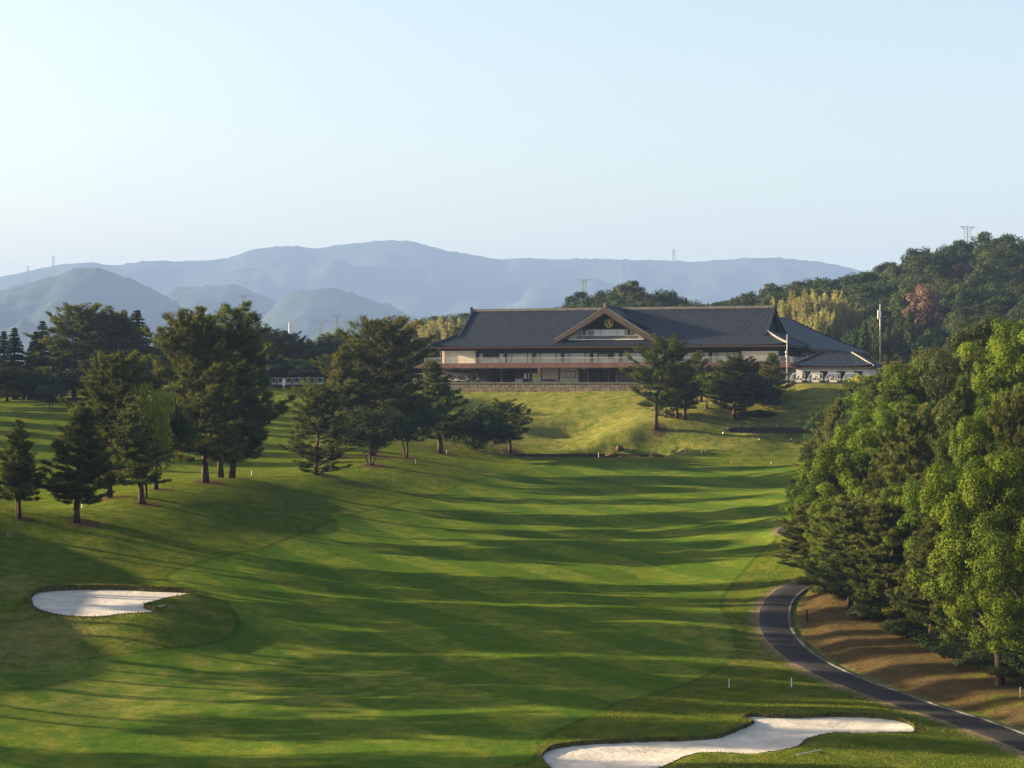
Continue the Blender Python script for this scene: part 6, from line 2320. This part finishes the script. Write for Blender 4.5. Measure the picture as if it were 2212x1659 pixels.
occ = [(xof(b[1], b[2]), b[2]) for b in BIGS]
for px, Y, top, wpx in ((1893, 572, 712, 46), (1925, 580, 706, 50), (1845, 585, 708, 50), (1945, 590, 700, 50)):
    tree_at('leafy_tree', FORESTB[px % 6], px, Y, top, wpx, f'dark leafy tree at the hill foot, {dict([(1893, "in front of the antenna mast"), (1925, "right of the antenna mast"), (1845, "left of the tallest columnar conifer"), (1945, "left of the right columnar conifer")])[px]}', 'tree', 'trees at the hill foot')
cnt = 0
single = []
for pr in FORESTB:
    single.append(pr[1])
rr = np.random.default_rng(9)
cand = []
for _ in range(9000):
    px = rr.uniform(835, 2330)
    Y = rr.uniform(545, 870) if px > 1500 else rr.uniform(600, 880)
    cand.append((px, Y))
for px, Y in cand:
    X = xof(px, Y)
    cyy = np.interp(px, HPX, HCY)
    if Y > cyy + 18:
        continue
    if px < 1480 and Y < cyy - 75:
        continue
    if 1480 <= px < 1700 and Y < 640:
        continue
    u_, v_2 = to_uv(X, Y)
    if -5 < u_ < 84 and v_2 < 112:
        continue
    if min([(X - a) ** 2 + (Y - b) ** 2 for a, b in occ]) < 8.2 ** 2:
        continue
    if any(abs(px - bp) < bw * 0.5 + 22 and Y < bY and Y > bY - 75 for _, bp, bY, _, bw, _ in BIGS):
        continue
    z = float(ground(np.array([X]), np.array([Y]))[0])
    H = rr.uniform(10, 14.5)
    occ.append((X, Y))
    k = rr.integers(6)
    o = link('forest_tree', single[k], None, (X, Y, z - 1.0), (0, 0, rr.uniform(0, 6.28)), (rr.uniform(0.75, 1.05), rr.uniform(0.75, 1.05), H / 13))
    zone = 'hazy wood left of the clubhouse roof' if px < 1040 else ('wooded knoll just behind the main roof ridge' if px < 1500 else ('skyline of the wooded hill' if Y > cyy - 45 else ('upper slope of the wooded hill' if Y > 690 else 'lower slope of the wooded hill')))
    tag(o, f'dark green broadleaf tree on the {zone}' if 'wood left' not in zone else f'pale green tree in the {zone}', 'tree', zone)
    cnt += 1
    if cnt >= 295:
        break

# pines standing left of the picture, whose long shadows cross the turf
OFF = [(-70, 230, 16), (-64, 214, 13), (-86, 246, 18),
       (-96, 238, 20), (-104, 231, 21), (-92, 224, 19), (-108, 219, 21), (-98, 212, 20), (-90, 206, 18), (-112, 203, 21), (-100, 197, 20), (-94, 190, 19), (-106, 185, 21), (-98, 177, 20), (-110, 171, 21), (-92, 164, 17), (-104, 156, 19), (-88, 146, 15), (-98, 136, 16), (-82, 124, 13), (-118, 192, 21), (-120, 212, 21),
       (-108, 368, 15), (-110, 380, 16), (-107, 392, 15), (-112, 405, 16), (-109, 417, 16), (-105, 352, 15), (-118, 372, 17), (-126, 384, 18), (-116, 394, 17), (-130, 402, 19), (-120, 412, 18), (-112, 422, 17), (-128, 432, 18), (-112, 358, 16), (-122, 342, 16)]
for k, (x, y, H) in enumerate(OFF):
    z = float(ground2(np.array([float(x)]), np.array([float(y)]))[0])
    plant_tree('pine_tree', PINES[k % 6], (x, y, z - 0.1), H, H * 0.42, 'pine just left of the view whose long shadow streaks the fairway', 'tree', 'pines left of the view')
